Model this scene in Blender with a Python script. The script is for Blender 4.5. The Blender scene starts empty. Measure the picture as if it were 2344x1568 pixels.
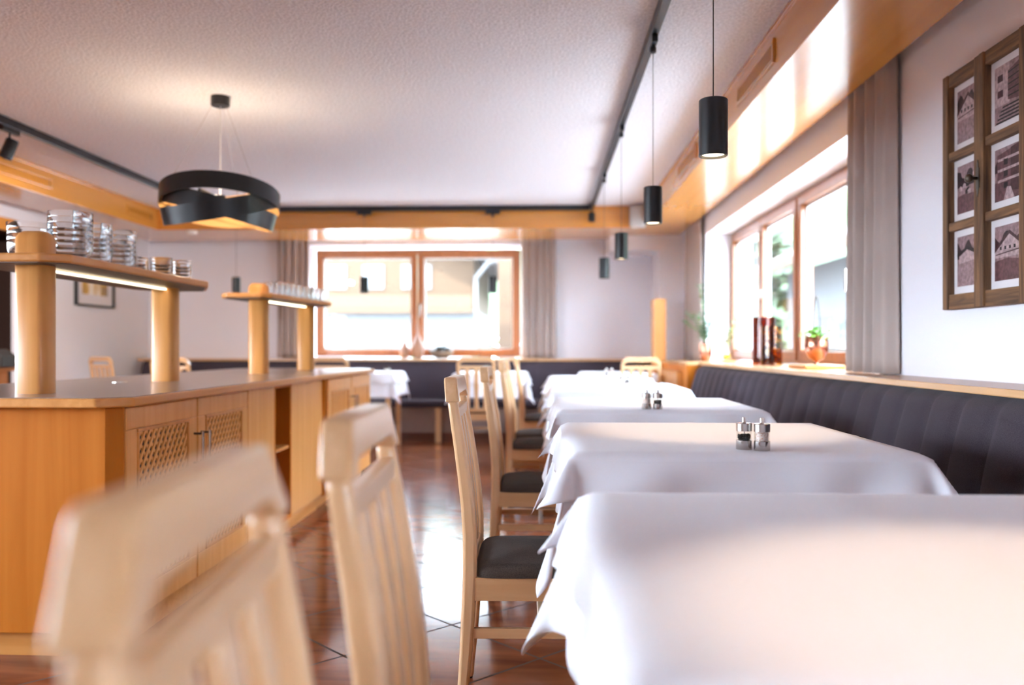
import bpy, bmesh, math, random
from mathutils import Vector, Matrix
S = bpy.context.scene
COL = S.collection
PI = math.pi
random.seed(7)

# ------------------------------------------------------------------ camera
cam = bpy.data.cameras.new('camera'); cam.lens = 29.7; cam.sensor_width = 36
camo = bpy.data.objects.new('camera', cam); COL.objects.link(camo)
camo.location = (0, 0, 1.0); camo.rotation_euler = (PI/2, 0, math.radians(2.0))
cam.shift_y = 14/2344
cam.clip_start = 0.02; cam.clip_end = 400
cam.dof.use_dof = True; cam.dof.focus_distance = 2.25; cam.dof.aperture_fstop = 1.9
S.camera = camo
# ------------------------------------------------------------------ world, sun, exposure
S.view_settings.view_transform = 'Standard'; S.view_settings.look = 'None'
S.view_settings.gamma = 1; S.view_settings.use_curve_mapping = False
S.view_settings.exposure = 2.05
W = bpy.data.worlds.new('sky'); S.world = W; W.use_nodes = True
nt = W.node_tree; bg = nt.nodes['Background']
tc = nt.nodes.new('ShaderNodeTexCoord'); sp = nt.nodes.new('ShaderNodeSeparateXYZ'); rp = nt.nodes.new('ShaderNodeValToRGB')
nt.links.new(tc.outputs['Generated'], sp.inputs[0]); nt.links.new(sp.outputs['Z'], rp.inputs[0]); nt.links.new(rp.outputs[0], bg.inputs[0])
rp.color_ramp.elements[0].color = (0.74, 0.85, 1.0, 1); rp.color_ramp.elements[0].position = 0.0
rp.color_ramp.elements[1].color = (0.66, 0.80, 1.0, 1); rp.color_ramp.elements[1].position = 0.7
bg.inputs[1].default_value = 13.0
def light(name, kind, loc, energy, color=(1, 1, 1), rot=(0, 0, 0), parent=None, **kw):
    l = bpy.data.lights.new(name, kind); l.energy = energy; l.color = color
    for k, v in kw.items(): setattr(l, k, v)
    o = bpy.data.objects.new(name, l); COL.objects.link(o); o.location = loc; o.rotation_euler = rot
    if parent: o.parent = parent
    return o
light('sun', 'SUN', (0, 0, 20), 5.0, (1, 0.95, 0.86), (math.radians(48), 0, math.radians(-25)), angle=math.radians(3))
def portal(loc, rot, sx, sy):
    o = light('window_portal', 'AREA', loc, 1, rot=rot, shape='RECTANGLE', size=sx, size_y=sy); o.data.cycles.is_portal = True
S.cycles.max_bounces = 32; S.cycles.diffuse_bounces = 5; S.cycles.glossy_bounces = 4
S.cycles.transmission_bounces = 32; S.cycles.transparent_max_bounces = 24
S.cycles.sample_clamp_indirect = 4.0; S.cycles.caustics_reflective = False; S.cycles.caustics_refractive = False
S.cycles.use_denoising = True
try: S.cycles.denoiser = 'OPENIMAGEDENOISE'
except Exception: pass

# ------------------------------------------------------------------ materials
def mat(name, color, rough=0.5, metal=0.0, **kw):
    m = bpy.data.materials.new(name); m.use_nodes = True
    b = m.node_tree.nodes['Principled BSDF']
    b.inputs['Base Color'].default_value = (*color, 1); b.inputs['Roughness'].default_value = rough; b.inputs['Metallic'].default_value = metal
    for k, v in kw.items(): b.inputs[k.replace('_', ' ')].default_value = v
    return m
def nodes(m): return m.node_tree.nodes, m.node_tree.links, m.node_tree.nodes['Principled BSDF']
def noise_color(m, c1, c2, scale=(1, 1, 1), nscale=5, detail=4, lo=0.3, hi=0.7, coord='Object', distort=0.0):
    n, l, b = nodes(m)
    t = n.new('ShaderNodeTexCoord'); mp = n.new('ShaderNodeMapping'); mp.inputs['Scale'].default_value = scale
    no = n.new('ShaderNodeTexNoise'); no.inputs['Scale'].default_value = nscale; no.inputs['Detail'].default_value = detail
    no.inputs['Distortion'].default_value = distort
    r = n.new('ShaderNodeValToRGB'); r.color_ramp.elements[0].position = lo; r.color_ramp.elements[1].position = hi
    r.color_ramp.elements[0].color = (*c1, 1); r.color_ramp.elements[1].color = (*c2, 1)
    l.new(t.outputs[coord], mp.inputs[0]); l.new(mp.outputs[0], no.inputs['Vector']); l.new(no.outputs[0], r.inputs[0]); l.new(r.outputs[0], b.inputs['Base Color'])
    return no, mp
def bump(m, nscale, strength, dist=0.002, coord='Object', detail=3, scale=(1, 1, 1)):
    n, l, b = nodes(m)
    t = n.new('ShaderNodeTexCoord'); mp = n.new('ShaderNodeMapping'); mp.inputs['Scale'].default_value = scale
    no = n.new('ShaderNodeTexNoise'); no.inputs['Scale'].default_value = nscale; no.inputs['Detail'].default_value = detail
    bp = n.new('ShaderNodeBump'); bp.inputs['Strength'].default_value = strength; bp.inputs['Distance'].default_value = dist
    l.new(t.outputs[coord], mp.inputs[0]); l.new(mp.outputs[0], no.inputs['Vector']); l.new(no.outputs[0], bp.inputs['Height']); l.new(bp.outputs[0], b.inputs['Normal'])
def wood(name, c1, c2, axis='z', rough=0.35, coat=0.12, f=26, coat_rough=0.15):
    m = mat(name, c1, rough, Coat_Weight=coat, Coat_Roughness=coat_rough)
    sc = {'x': (.05, 1, 1), 'y': (1, .05, 1), 'z': (1, 1, .05)}[axis]
    noise_color(m, c1, c2, sc, f, 6, .32, .68, distort=.6)
    return m
M = {}
M['wall'] = mat('white_plaster', (.79, .78, .84), .9); bump(M['wall'], 90, .15, .002)
M['ceiling'] = mat('rough_ceiling_plaster', (.74, .65, .62), .95); noise_color(M['ceiling'], (.72, .71, .765), (.88, .875, .93), (1, 1, 1), 75, 2, .38, .62); bump(M['ceiling'], 75, .9, .006, detail=2)
M['beech_z'] = wood('beech_upright_grain', (.56, .22, .048), (.66, .29, .08), 'z')
M['beech_y'] = wood('beech_long_grain', (.56, .22, .048), (.66, .29, .08), 'y')
M['beech_x'] = wood('beech_cross_grain', (.56, .22, .048), (.66, .29, .08), 'x')
M['side'] = wood('beech_side_panel', (.47, .13, .010), (.55, .17, .018), 'z', .6, .05, 18)
M['door'] = wood('maple_door', (.73, .325, .085), (.81, .395, .135), 'z', .35, .3)
M['side'].node_tree.nodes['Principled BSDF'].inputs['Specular IOR Level'].default_value = .12
M['chair_z'] = wood('chair_beech_upright', (.63, .355, .165), (.73, .45, .245), 'z', .3, .45, 30)
M['chair_x'] = wood('chair_beech_long', (.61, .33, .145), (.71, .42, .22), 'x', .3, .45, 30)
M['chair_y'] = wood('chair_beech_cross', (.63, .355, .165), (.73, .45, .245), 'y', .3, .45, 30)
M['soffit'] = wood('lacquered_soffit_veneer', (.60, .24, .035), (.68, .30, .055), 'y', .25, .6, 9, .12)
M['soffit_x'] = wood('lacquered_soffit_veneer_cross', (.58, .22, .035), (.66, .28, .055), 'x', .25, .6, 9, .12)
M['frame'] = wood('window_frame_wood', (.34, .125, .045), (.42, .165, .065), 'z', .3, .4)
M['sill'] = wood('sill_beech', (.55, .29, .12), (.64, .36, .17), 'y', .25, .6)
M['worktop'] = mat('brown_laminate_worktop', (.25, .17, .13), .28, Coat_Weight=.35, Coat_Roughness=.15); noise_color(M['worktop'], (.23, .155, .12), (.29, .20, .155), nscale=160, lo=.35, hi=.65)
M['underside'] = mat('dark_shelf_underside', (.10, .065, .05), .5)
M['cloth'] = mat('white_tablecloth_linen', (.85, .845, .91), .85, Sheen_Weight=.15); bump(M['cloth'], 900, .12, .0006, scale=(1, 1, 1))
M['fabric'] = mat('charcoal_wool_upholstery', (.045, .035, .038), .95, Sheen_Weight=.08, Sheen_Roughness=.5); noise_color(M['fabric'], (.038, .028, .036), (.066, .052, .063), nscale=420, lo=.3, hi=.7); bump(M['fabric'], 600, .35, .0015)
M['seat'] = mat('brown_wool_seat_cover', (.06, .042, .035), .95, Sheen_Weight=.04); noise_color(M['seat'], (.042, .03, .026), (.085, .062, .05), nscale=420, lo=.3, hi=.7); bump(M['seat'], 600, .4, .0015)
M['curtain'] = mat('taupe_curtain_fabric', (.42, .345, .315), .9, Sheen_Weight=.2); bump(M['curtain'], 500, .2, .001)
M['black'] = mat('matt_black_metal', (.005, .0055, .008), .33)
M['blackp'] = mat('black_plastic', (.015, .015, .015), .5)
M['gold'] = mat('gold_leaf_lining', (.30, .16, .055), .6, .4)
M['steel'] = mat('brushed_steel', (.62, .58, .55), .22, 1.0)
M['bronze'] = mat('bronze_knob', (.10, .085, .07), .4, .8)
M['copper'] = mat('polished_copper', (.48, .20, .13), .22, 1.0)
M['white'] = mat('white_plastic', (.75, .75, .74), .5)
M['grey'] = mat('grey_speaker_shell', (.50, .47, .45), .6)
M['led'] = mat('led_strip', (1, .9, .7), .5, Emission_Strength=2.2, Emission_Color=(1, .86, .55, 1))
M['lens'] = mat('lamp_lens', (1, .85, .6), .5, Emission_Strength=2.2, Emission_Color=(1, .78, .50, 1))
M['bulb'] = mat('glowing_bulb', (1, .9, .6), .5, Emission_Strength=14.0, Emission_Color=(1, .85, .45, 1))
def glass_mat(name, color=(1, 1, 1), rough=0.0, ior=1.45):
    m = bpy.data.materials.new(name); m.use_nodes = True; n = m.node_tree.nodes; l = m.node_tree.links
    n.remove(n['Principled BSDF']); g = n.new('ShaderNodeBsdfGlass'); g.inputs[0].default_value = (*color, 1); g.inputs['Roughness'].default_value = rough; g.inputs['IOR'].default_value = ior
    l.new(g.outputs[0], n['Material Output'].inputs[0]); return m
def thin_glass(name, tint=(.96, .98, .97), refl=.05):
    m = bpy.data.materials.new(name); m.use_nodes = True; n = m.node_tree.nodes; l = m.node_tree.links
    n.remove(n['Principled BSDF']); t = n.new('ShaderNodeBsdfTransparent'); t.inputs[0].default_value = (*tint, 1)
    g = n.new('ShaderNodeBsdfGlossy'); g.inputs['Roughness'].default_value = .02
    lw = n.new('ShaderNodeLayerWeight'); lw.inputs[0].default_value = .5
    pw = n.new('ShaderNodeMath'); pw.operation = 'POWER'; pw.inputs[1].default_value = 1/max(refl, .05)**.5; l.new(lw.outputs['Facing'], pw.inputs[0])
    f = n.new('ShaderNodeMath'); f.operation = 'MULTIPLY_ADD'; f.inputs[1].default_value = .8; f.inputs[2].default_value = .035; l.new(pw.outputs[0], f.inputs[0])
    x = n.new('ShaderNodeMixShader'); l.new(f.outputs[0], x.inputs[0]); l.new(t.outputs[0], x.inputs[1]); l.new(g.outputs[0], x.inputs[2]); l.new(x.outputs[0], n['Material Output'].inputs[0]); return m
M['pane'] = thin_glass('window_glass')
M['glass'] = glass_mat('clear_drinking_glass', (.99, .995, 1), 0, 1.45)
M['jar'] = thin_glass('clear_acrylic', (.98, .98, .97), .06)
M['amber'] = thin_glass('amber_glass', (.62, .30, .06), .08)
M['brownglass'] = thin_glass('dark_brown_glass', (.58, .27, .15), .08)
M['leaf'] = mat('green_leaf', (.10, .24, .08), .5); noise_color(M['leaf'], (.035, .12, .05), (.09, .22, .09), nscale=20)
M['leafbright'] = mat('bright_green_leaf', (.22, .45, .08), .5)
M['soil'] = mat('dark_soil', (.03, .02, .015), .9)
M['stem'] = mat('plant_stem', (.12, .20, .06), .6)
M['pepper'] = mat('peppercorns', (.02, .014, .012), .7)
M['salt'] = mat('pink_rock_salt', (.72, .50, .44), .6); noise_color(M['salt'], (.62, .28, .18), (.80, .68, .64), nscale=260, lo=.35, hi=.5)
M['oldwood'] = mat('weathered_barn_wood', (.13, .06, .025), .7); noise_color(M['oldwood'], (.055, .025, .012), (.24, .115, .045), (1, 1, .08), 38, 8, .32, .68, distort=1.2); bump(M['oldwood'], 60, .7, .003, scale=(1, 1, .1), detail=6)
M['oldwood_y'] = mat('weathered_barn_wood_rail', (.13, .06, .025), .7); noise_color(M['oldwood_y'], (.06, .028, .014), (.24, .115, .045), (1, .08, 1), 38, 8, .32, .68, distort=1.2); bump(M['oldwood_y'], 60, .7, .003, scale=(1, .1, 1), detail=6)
M['paper'] = mat('white_photo_mount', (.74, .71, .74), .45, Coat_Weight=.15, Coat_Roughness=.03)
for i, c in enumerate([(.27, .17, .18), (.028, .010, .013), (.42, .30, .31), (.055, .019, .023), (.115, .05, .055), (.012, .005, .006)]):
    M['sepia%d' % i] = mat('sepia_tone_%d' % i, c, .45, Coat_Weight=.08, Coat_Roughness=.03, Specular_IOR_Level=.2)
    noise_color(M['sepia%d' % i], tuple(v*.6 for v in c), tuple(min(1, v*1.35) for v in c), nscale=70, detail=6, lo=.3, hi=.7)
M['darkwood'] = mat('dark_brown_cabinet', (.035, .016, .012), .5)
M['tilebase'] = mat('dark_tile_skirting', (.16, .055, .03), .3)
M['brownboard'] = mat('grey_brown_bench_kick', (.28, .19, .16), .6)
for k_, v_ in (('beech_z', .3), ('beech_y', .3), ('beech_x', .3), ('door', .25), ('chair_z', .35), ('chair_x', .35), ('chair_y', .35), ('cloth', .15), ('fabric', .1), ('seat', .1), ('curtain', .1), ('wall', .1), ('ceiling', .05)):
    M[k_].node_tree.nodes['Principled BSDF'].inputs['Specular IOR Level'].default_value = v_
# floor tiles, laid diagonally
mf = mat('terracotta_floor_tiles', (.3, .09, .03), .2, Coat_Weight=.0, Coat_Roughness=.05, Specular_IOR_Level=.16); M['floor'] = mf
n, l, b = nodes(mf)
t = n.new('ShaderNodeTexCoord'); mp = n.new('ShaderNodeMapping')
T = 0.452
mp.inputs['Rotation'].default_value = (0, 0, math.radians(-45)); mp.inputs['Scale'].default_value = (1/T, 1/T, 1/T)
l.new(t.outputs['Object'], mp.inputs[0])
sx = n.new('ShaderNodeSeparateXYZ'); l.new(mp.outputs[0], sx.inputs[0])
def mth(op, a, bb=None, c=None):
    k = n.new('ShaderNodeMath'); k.operation = op
    for i, v in enumerate((a, bb, c)):
        if v is None: continue
        if hasattr(v, 'links'): l.new(v, k.inputs[i])
        else: k.inputs[i].default_value = v
    return k.outputs[0]
# mapping rotates by -45 deg: u = (X+Y)/sqrt2, v = (Y-X)/sqrt2 ; grout where u=1.926+k*T, v=2.385+k*T
U = mth('ADD', sx.outputs[0], -(1.926/T) % 1.0); V = mth('ADD', sx.outputs[1], -(2.385/T) % 1.0)
fu = mth('FRACT', U); fv = mth('FRACT', V)
du = mth('MINIMUM', fu, mth('SUBTRACT', 1.0, fu)); dv = mth('MINIMUM', fv, mth('SUBTRACT', 1.0, fv))
dd = mth('MINIMUM', du, dv)
grout = mth('LESS_THAN', dd, .0105)
cu = mth('FLOOR', U); cv = mth('FLOOR', V)
cmb = n.new('ShaderNodeCombineXYZ'); l.new(cu, cmb.inputs[0]); l.new(cv, cmb.inputs[1])
wn = n.new('ShaderNodeTexWhiteNoise'); l.new(cmb.outputs[0], wn.inputs['Vector'])
mp2 = n.new('ShaderNodeMapping'); mp2.inputs['Scale'].default_value = (1.4, 6, 1); l.new(t.outputs['Object'], mp2.inputs[0]); l.new(wn.outputs['Color'], mp2.inputs['Location'])
mp2.inputs['Rotation'].default_value = (0, 0, math.radians(4))
no = n.new('ShaderNodeTexNoise'); no.inputs['Scale'].default_value = 1.8; no.inputs['Detail'].default_value = 6; no.inputs['Distortion'].default_value = .5; l.new(mp2.outputs[0], no.inputs['Vector'])
r = n.new('ShaderNodeValToRGB'); r.color_ramp.elements[0].position = .3; r.color_ramp.elements[1].position = .7
r.color_ramp.elements[0].color = (.14, .040, .018, 1); r.color_ramp.elements[1].color = (.33, .105, .042, 1)
l.new(no.outputs[0], r.inputs[0])
mx = n.new('ShaderNodeMix'); mx.data_type = 'RGBA'; l.new(grout, mx.inputs['Factor']); l.new(r.outputs[0], mx.inputs[6]); mx.inputs[7].default_value = (.10, .055, .04, 1)
l.new(mx.outputs[2], b.inputs['Base Color'])
rr = mth('MULTIPLY_ADD', grout, .6, .13); l.new(rr, b.inputs['Roughness'])

bp = n.new('ShaderNodeBump'); bp.inputs['Strength'].default_value = .5; bp.inputs['Distance'].default_value = .002
l.new(mth('SUBTRACT', mth('MULTIPLY', no.outputs[0], .25), grout), bp.inputs['Height']); l.new(bp.outputs[0], b.inputs['Normal'])

# ------------------------------------------------------------------ mesh helpers
class MB:
    def __init__(s): s.v = []; s.f = []; s.mi = []
    def add(s, vs, fs, mi=0):
        k = len(s.v); s.v += [tuple(v) for v in vs]; s.f += [tuple(i+k for i in f) for f in fs]; s.mi += [mi]*len(fs); return s
    def box(s, x0, x1, y0, y1, z0, z1, mi=0):
        v = [(x, y, z) for z in (z0, z1) for y in (y0, y1) for x in (x0, x1)]
        return s.add(v, [(0, 2, 3, 1), (4, 5, 7, 6), (0, 1, 5, 4), (2, 6, 7, 3), (0, 4, 6, 2), (1, 3, 7, 5)], mi)
    def prism(s, pts, z0, z1, mi=0):          # polygon in xy, ccw, extruded in z
        n = len(pts); v = [(x, y, z0) for x, y in pts] + [(x, y, z1) for x, y in pts]
        return s.add(v, [tuple(range(n))[::-1], tuple(range(n, 2*n))] + [(i, (i+1) % n, (i+1) % n+n, i+n) for i in range(n)], mi)
    def prism_f(s, pts, fn, mi=0):            # polygon mapped twice by fn(p, side)
        n = len(pts); v = [fn(p, 0) for p in pts] + [fn(p, 1) for p in pts]
        return s.add(v, [tuple(range(n))[::-1], tuple(range(n, 2*n))] + [(i, (i+1) % n, (i+1) % n+n, i+n) for i in range(n)], mi)
    def lathe(s, prof, cx=0, cy=0, cz=0, n=32, mi=0, closed=False):
        k = len(prof); v = []
        for r, z in prof:
            for i in range(n): a = 2*PI*i/n; v.append((cx+r*math.cos(a), cy+r*math.sin(a), cz+z))
        f = []
        rng = range(k) if closed else range(k-1)
        for j in rng:
            j2 = (j+1) % k
            for i in range(n): i2 = (i+1) % n; f.append((j*n+i, j*n+i2, j2*n+i2, j2*n+i))
        if not closed:
            if prof[0][0] > 1e-6: f.append(tuple(range(n))[::-1])
            if prof[-1][0] > 1e-6: f.append(tuple(range((k-1)*n, k*n)))
        return s.add(v, f, mi)
    def sweep(s, path, w, h, side=(0, 1, 0), mi=0, wh=None):   # rectangular section swept; w along side, h normal to path and side
        P = [Vector(p) for p in path]; sd = Vector(side).normalized(); v = []
        for i, p in enumerate(P):
            t = (P[min(i+1, len(P)-1)]-P[max(i-1, 0)]).normalized(); nn = t.cross(sd).normalized()
            a, c = (w, h) if wh is None else wh[i]
            for q in ((-1, -1), (1, -1), (1, 1), (-1, 1)): v.append(tuple(p+sd*(q[0]*a/2)+nn*(q[1]*c/2)))
        f = [(3, 2, 1, 0)]
        for i in range(len(P)-1):
            for j in range(4): f.append((i*4+j, i*4+(j+1) % 4, i*4+4+(j+1) % 4, i*4+4+j))
        k = (len(P)-1)*4; f.append((k, k+1, k+2, k+3)); return s.add(v, f, mi)
    def tube(s, path, r, n=8, mi=0, radii=None):
        P = [Vector(p) for p in path]; v = []; ref = Vector((0.13, .31, .94))
        for i, p in enumerate(P):
            t = (P[min(i+1, len(P)-1)]-P[max(i-1, 0)]).normalized()
            a = t.cross(ref)
            if a.length < .05: a = t.cross(Vector((1, 0, 0)))
            a.normalize(); c = t.cross(a); rr = radii[i] if radii else r
            for j in range(n): q = 2*PI*j/n; v.append(tuple(p+a*(rr*math.cos(q))+c*(rr*math.sin(q))))
        f = [tuple(range(n))[::-1]]
        for i in range(len(P)-1):
            for j in range(n): f.append((i*n+j, i*n+(j+1) % n, i*n+n+(j+1) % n, i*n+n+j))
        k = (len(P)-1)*n; f.append(tuple(range(k, k+n))); return s.add(v, f, mi)
    def grid(s, rows, mi=0, flip=False):      # rows: list of equal-length point lists
        m_, n_ = len(rows), len(rows[0]); v = [p for r_ in rows for p in r_]
        f = [(i*n_+j, i*n_+j+1, (i+1)*n_+j+1, (i+1)*n_+j) for i in range(m_-1) for j in range(n_-1)]
        if flip: f = [q[::-1] for q in f]
        return s.add(v, f, mi)
    def build(s, name, mats, parent=None, smooth=None, bevel=0, seg=2, solid=0, loc=None, fix=True):
        me = bpy.data.meshes.new(name); me.from_pydata(s.v, [], s.f)
        if not isinstance(mats, (list, tuple)): mats = [mats]
        for m_ in mats: me.materials.append(M[m_] if isinstance(m_, str) else m_)
        if len(mats) > 1: me.polygons.foreach_set('material_index', s.mi)
        if fix:
            bm = bmesh.new(); bm.from_mesh(me); bmesh.ops.recalc_face_normals(bm, faces=bm.faces); bm.to_mesh(me); bm.free()
        if smooth is not None:
            me.polygons.foreach_set('use_smooth', [True]*len(me.polygons))
            if smooth < 180: me.set_sharp_from_angle(angle=math.radians(smooth))
        me.update()
        o = bpy.data.objects.new(name, me); COL.objects.link(o)
        if parent: o.parent = parent
        if loc: o.location = loc
        if solid:
            md = o.modifiers.new('solid', 'SOLIDIFY'); md.thickness = solid; md.offset = 0
        if bevel:
            md = o.modifiers.new('bevel', 'BEVEL'); md.width = bevel; md.segments = seg; md.limit_method = 'ANGLE'; md.angle_limit = math.radians(35)
            if hasattr(md, 'harden_normals'): md.harden_normals = False
        return o
def tag(o, label, cat, group=None, kind=None):
    if label: o['label'] = label
    if cat: o['category'] = cat
    if group: o['group'] = group
    if kind: o['kind'] = kind
    return o
def struct(o, label=None, cat='structure'):
    o['kind'] = 'structure'
    if label: o['label'] = label
    o['category'] = cat
    return o
def thing(name, loc, label, cat, rz=0, group=None):
    o = bpy.data.objects.new(name, None); COL.objects.link(o); o.location = loc; o.rotation_euler = (0, 0, rz); o.empty_display_size = .1
    return tag(o, label, cat, group)
KIDS = {}
def copy_tree(o, loc=None, rz=None, label=None, group=None, parent=None):
    kids = [c for c in bpy.data.objects if c.parent == o]
    c = o.copy(); COL.objects.link(c); c.parent = parent
    if loc is not None: c.location = loc
    if rz is not None: c.rotation_euler = (0, 0, rz)
    if label: c['label'] = label
    if group: c['group'] = group
    for k in kids: copy_tree(k, parent=c)
    return c

# ------------------------------------------------------------------ room shell
CE = 2.44                                       # ceiling height
XR, XL, YB, YF = 1.56, -4.6, 9.75, -3.0         # right, left, back and rear wall planes
struct(MB().box(-6.0, 2.3, -3.4, 10.2, -.1, 0).build('floor', 'floor'), 'terracotta tiles laid diagonally, glossy', 'floor')
struct(MB().box(-6.0, 2.3, -3.4, 10.2, CE, CE+.15).build('ceiling', 'ceiling'), 'rough white plaster ceiling', 'ceiling')
WY0, WY1, WZ0, WZ1 = 3.95, 8.10, .886, 2.09     # opening of the right window
b = MB(); b.box(XR, 2.0, YF, -2.2, 0, CE); b.box(XR, 2.0, -.8, WY0, 0, CE); b.box(XR, 2.0, -2.2, -.8, 0, WZ0-.03); b.box(XR, 2.0, -2.2, -.8, WZ1, CE); b.box(XR, 2.0, WY1, YB, 0, CE); b.box(XR, 2.0, WY0, WY1, 0, WZ0-.03); b.box(XR, 2.0, WY0, WY1, WZ1, CE)
struct(b.build('wall_right', 'wall'), 'white plaster wall with a wide window', 'wall')
BX0, BX1, BZ0, BZ1 = -2.72, -.22, .90, 2.20     # opening of the back window
b = MB(); b.box(-4.9, BX0, YB, YB+.4, 0, CE); b.box(BX1, 2.0, YB, YB+.4, 0, CE); b.box(BX0, BX1, YB, YB+.4, 0, BZ0-.035); b.box(BX0, BX1, YB, YB+.4, BZ1, CE)
b.box(1.27, XR, 9.15, YB, 0, CE); b.box(.74, 1.27, 9.15, YB, 2.06, CE)
struct(b.build('wall_back', 'wall'), 'white plaster back wall with the street window', 'wall')
b = MB(); b.box(-4.64, XL, 7.24, YB, 0, CE); b.box(-4.9, XL, 4.6, 5.4, 0, CE); b.box(-4.9, XL, YF, -1.0, 0, CE)
b.box(-4.9, XL, -1.0, 4.6, 0, .75); b.box(-4.9, XL, -1.0, 4.6, 1.90, CE); b.box(-4.64, XL, 5.4, 7.24, 2.12, CE)
struct(b.build('wall_left', 'wall'), 'white plaster left wall', 'wall')
b = MB(); b.box(-4.9, 2.0, YF-.3, YF, 0, CE)
struct(b.build('wall_rear', 'wall'), 'white plaster wall behind the viewer', 'wall')
# bar niche at the far left
b = MB(); b.box(-5.7, -5.6, 5.3, 7.6, 0, CE); b.box(-5.6, -4.645, 7.5, 7.6, 0, CE); b.box(-5.7, -4.9, 5.3, 5.4, 0, CE)
struct(b.build('wall_bar', 'darkwood'), 'dark brown panelled bar niche', 'wall')
struct(MB().box(XL-.02, XL+.03, 5.45, 7.27, 2.01, 2.12).build('trim_1', 'soffit', bevel=.003), 'wooden header over the bar opening', 'trim')
# wooden soffits (lowered box ceilings)
SZ = 2.22
b = MB(); b.box(1.04, 1.48, YF, YB-.62, SZ, CE-.001)
struct(b.build('trim_2', 'soffit', bevel=.003), 'lacquered wooden soffit along the window wall', 'soffit')
b = MB(); b.box(-4.45, 1.04, 8.56, 9.45, SZ, CE-.001)
struct(b.build('trim_3', 'soffit_x', bevel=.003), 'lacquered wooden soffit along the back wall', 'soffit')
b = MB(); b.box(-4.45, -3.95, -2.5, 8.56, SZ, CE-.001)
struct(b.build('trim_4', 'soffit', bevel=.003), 'lacquered wooden soffit along the left wall', 'soffit')
b = MB(); b.box(1.025, 1.04, YF, 8.55, CE-.02, CE-.001); b.box(-3.95, 1.03, 8.545, 8.56, CE-.02, CE-.001); b.box(-3.95, -3.935, -2.5, 8.55, CE-.02, CE-.001)
struct(b.build('trim_5', 'soffit', bevel=.002), 'thin wooden bead where soffits meet the ceiling', 'trim')
# sills
b = MB(); b.prism([(1.31, -2.9), (XR, -2.9), (XR, WY0), (1.82, WY0), (1.82, WY1), (XR, WY1), (XR, 9.14), (1.2, 9.14), (1.2, 7.06), (1.31, 7.06)], .862, .886)
struct(b.build('trim_6', 'sill', bevel=.004), 'beech ledge above the window bench', 'sill')
b = MB(); b.prism([(-4.55, 9.36), (1.26, 9.36), (1.26, YB), (BX1, YB), (BX1, 9.98), (BX0, 9.98), (BX0, YB), (-4.55, YB)], .862, .886)
struct(b.build('trim_7', 'sill', bevel=.004), 'beech ledge above the back bench', 'sill')
b = MB().box(-4.58, 1.2, 9.1, 9.13, 0, .10); struct(b.build('baseboard_back', 'tilebase'), 'dark tile skirting below the back bench', 'baseboard')

# ------------------------------------------------------------------ windows
def window(name, axis, plane, a0, a1, z0, z1, sashes, label, fw=.055, sw=.065, mull=None):
    """window in a wall; axis 'x' means it runs along x at y=plane"""
    P = (lambda a, d, z: (a, plane+d, z)) if axis == 'x' else (lambda a, d, z: (plane+d, a, z))
    root = thing(name, P((a0+a1)/2, 0, z0), label, 'window'); root['kind'] = 'structure'
    L = Vector(root.location)
    def bx(mb, a, c, d0, d1, zz0, zz1):
        p, q = P(a, d0, zz0), P(c, d1, zz1); mb.box(min(p[0], q[0])-L.x, max(p[0], q[0])-L.x, min(p[1], q[1])-L.y, max(p[1], q[1])-L.y, zz0-L.z, zz1-L.z)
    b = MB(); bx(b, a0, a1, 0, .08, z0, z0+fw); bx(b, a0, a1, 0, .08, z1-fw, z1); bx(b, a0, a0+fw, 0, .08, z0+fw, z1-fw); bx(b, a1-fw, a1, 0, .08, z0+fw, z1-fw)
    for m_ in (mull or []): bx(b, m_-.03, m_+.03, 0.002, .078, z0+fw, z1-fw)
    b.build('window_frame', 'frame', root, bevel=.004)
    for (s0, s1, hs) in sashes:
        b = MB(); d0, d1 = -.02, .05; zz0, zz1 = z0+fw*.45, z1-fw*.45
        bx(b, s0, s1, d0, d1, zz0, zz0+sw); bx(b, s0, s1, d0, d1, zz1-sw, zz1); bx(b, s0, s0+sw, d0, d1, zz0+sw, zz1-sw); bx(b, s1-sw, s1, d0, d1, zz0+sw, zz1-sw)
        f = b.build('sash', 'frame', root, bevel=.006)
        b = MB(); bx(b, s0+sw-.005, s1-sw+.005, .012, .018, zz0+sw-.005, zz1-sw+.005); b.build('pane', 'pane', f)
        b = MB(); t_ = .018   # white glazing spacer and drip bar seen through the pane
        bx(b, s0+sw, s1-sw, .02, .045, zz0+sw, zz0+sw+t_); bx(b, s0+sw, s1-sw, .02, .045, zz1-sw-t_, zz1-sw); bx(b, s0+sw, s0+sw+t_, .02, .045, zz0+sw+t_, zz1-sw-t_); bx(b, s1-sw-t_, s1-sw, .02, .045, zz0+sw+t_, zz1-sw-t_)
        b.build('glazing_bead', 'white', f)
        if hs:
            a = s0+.03 if hs < 0 else s1-.03; b = MB(); zm = (z0+z1)/2-.04
            bx(b, a-.013, a+.013, -.03, -.019, zm-.035, zm+.035); bx(b, a-.006, a+.006, -.06, -.03, zm-.006, zm+.006); bx(b, a-.009, a+.009, -.07, -.058, zm-.12, zm+.012)
            b.build('handle', 'steel', f, bevel=.003)
    return root
window('window_1', 'x', 9.99, BX0+.03, BX1-.03, .905, 2.17, [(BX0+.05, -1.475, 0), (-1.465, BX1-.05, -1)], 'two-sash wooden window in the back wall facing the street', mull=None)
window('window_2', 'y', 1.82, 6.04, WY1-.0, .89, WZ1-.0, [(6.06, 7.02, 1), (7.03, WY1-.02, 0)], 'far two-sash wooden window above the bench')
window('window_3', 'y', 1.82, WY0, 6.03, .89, WZ1-.0, [(WY0+.02, 4.98, 1), (4.99, 6.01, 0)], 'near two-sash wooden window above the bench, partly behind the curtain')
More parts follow.
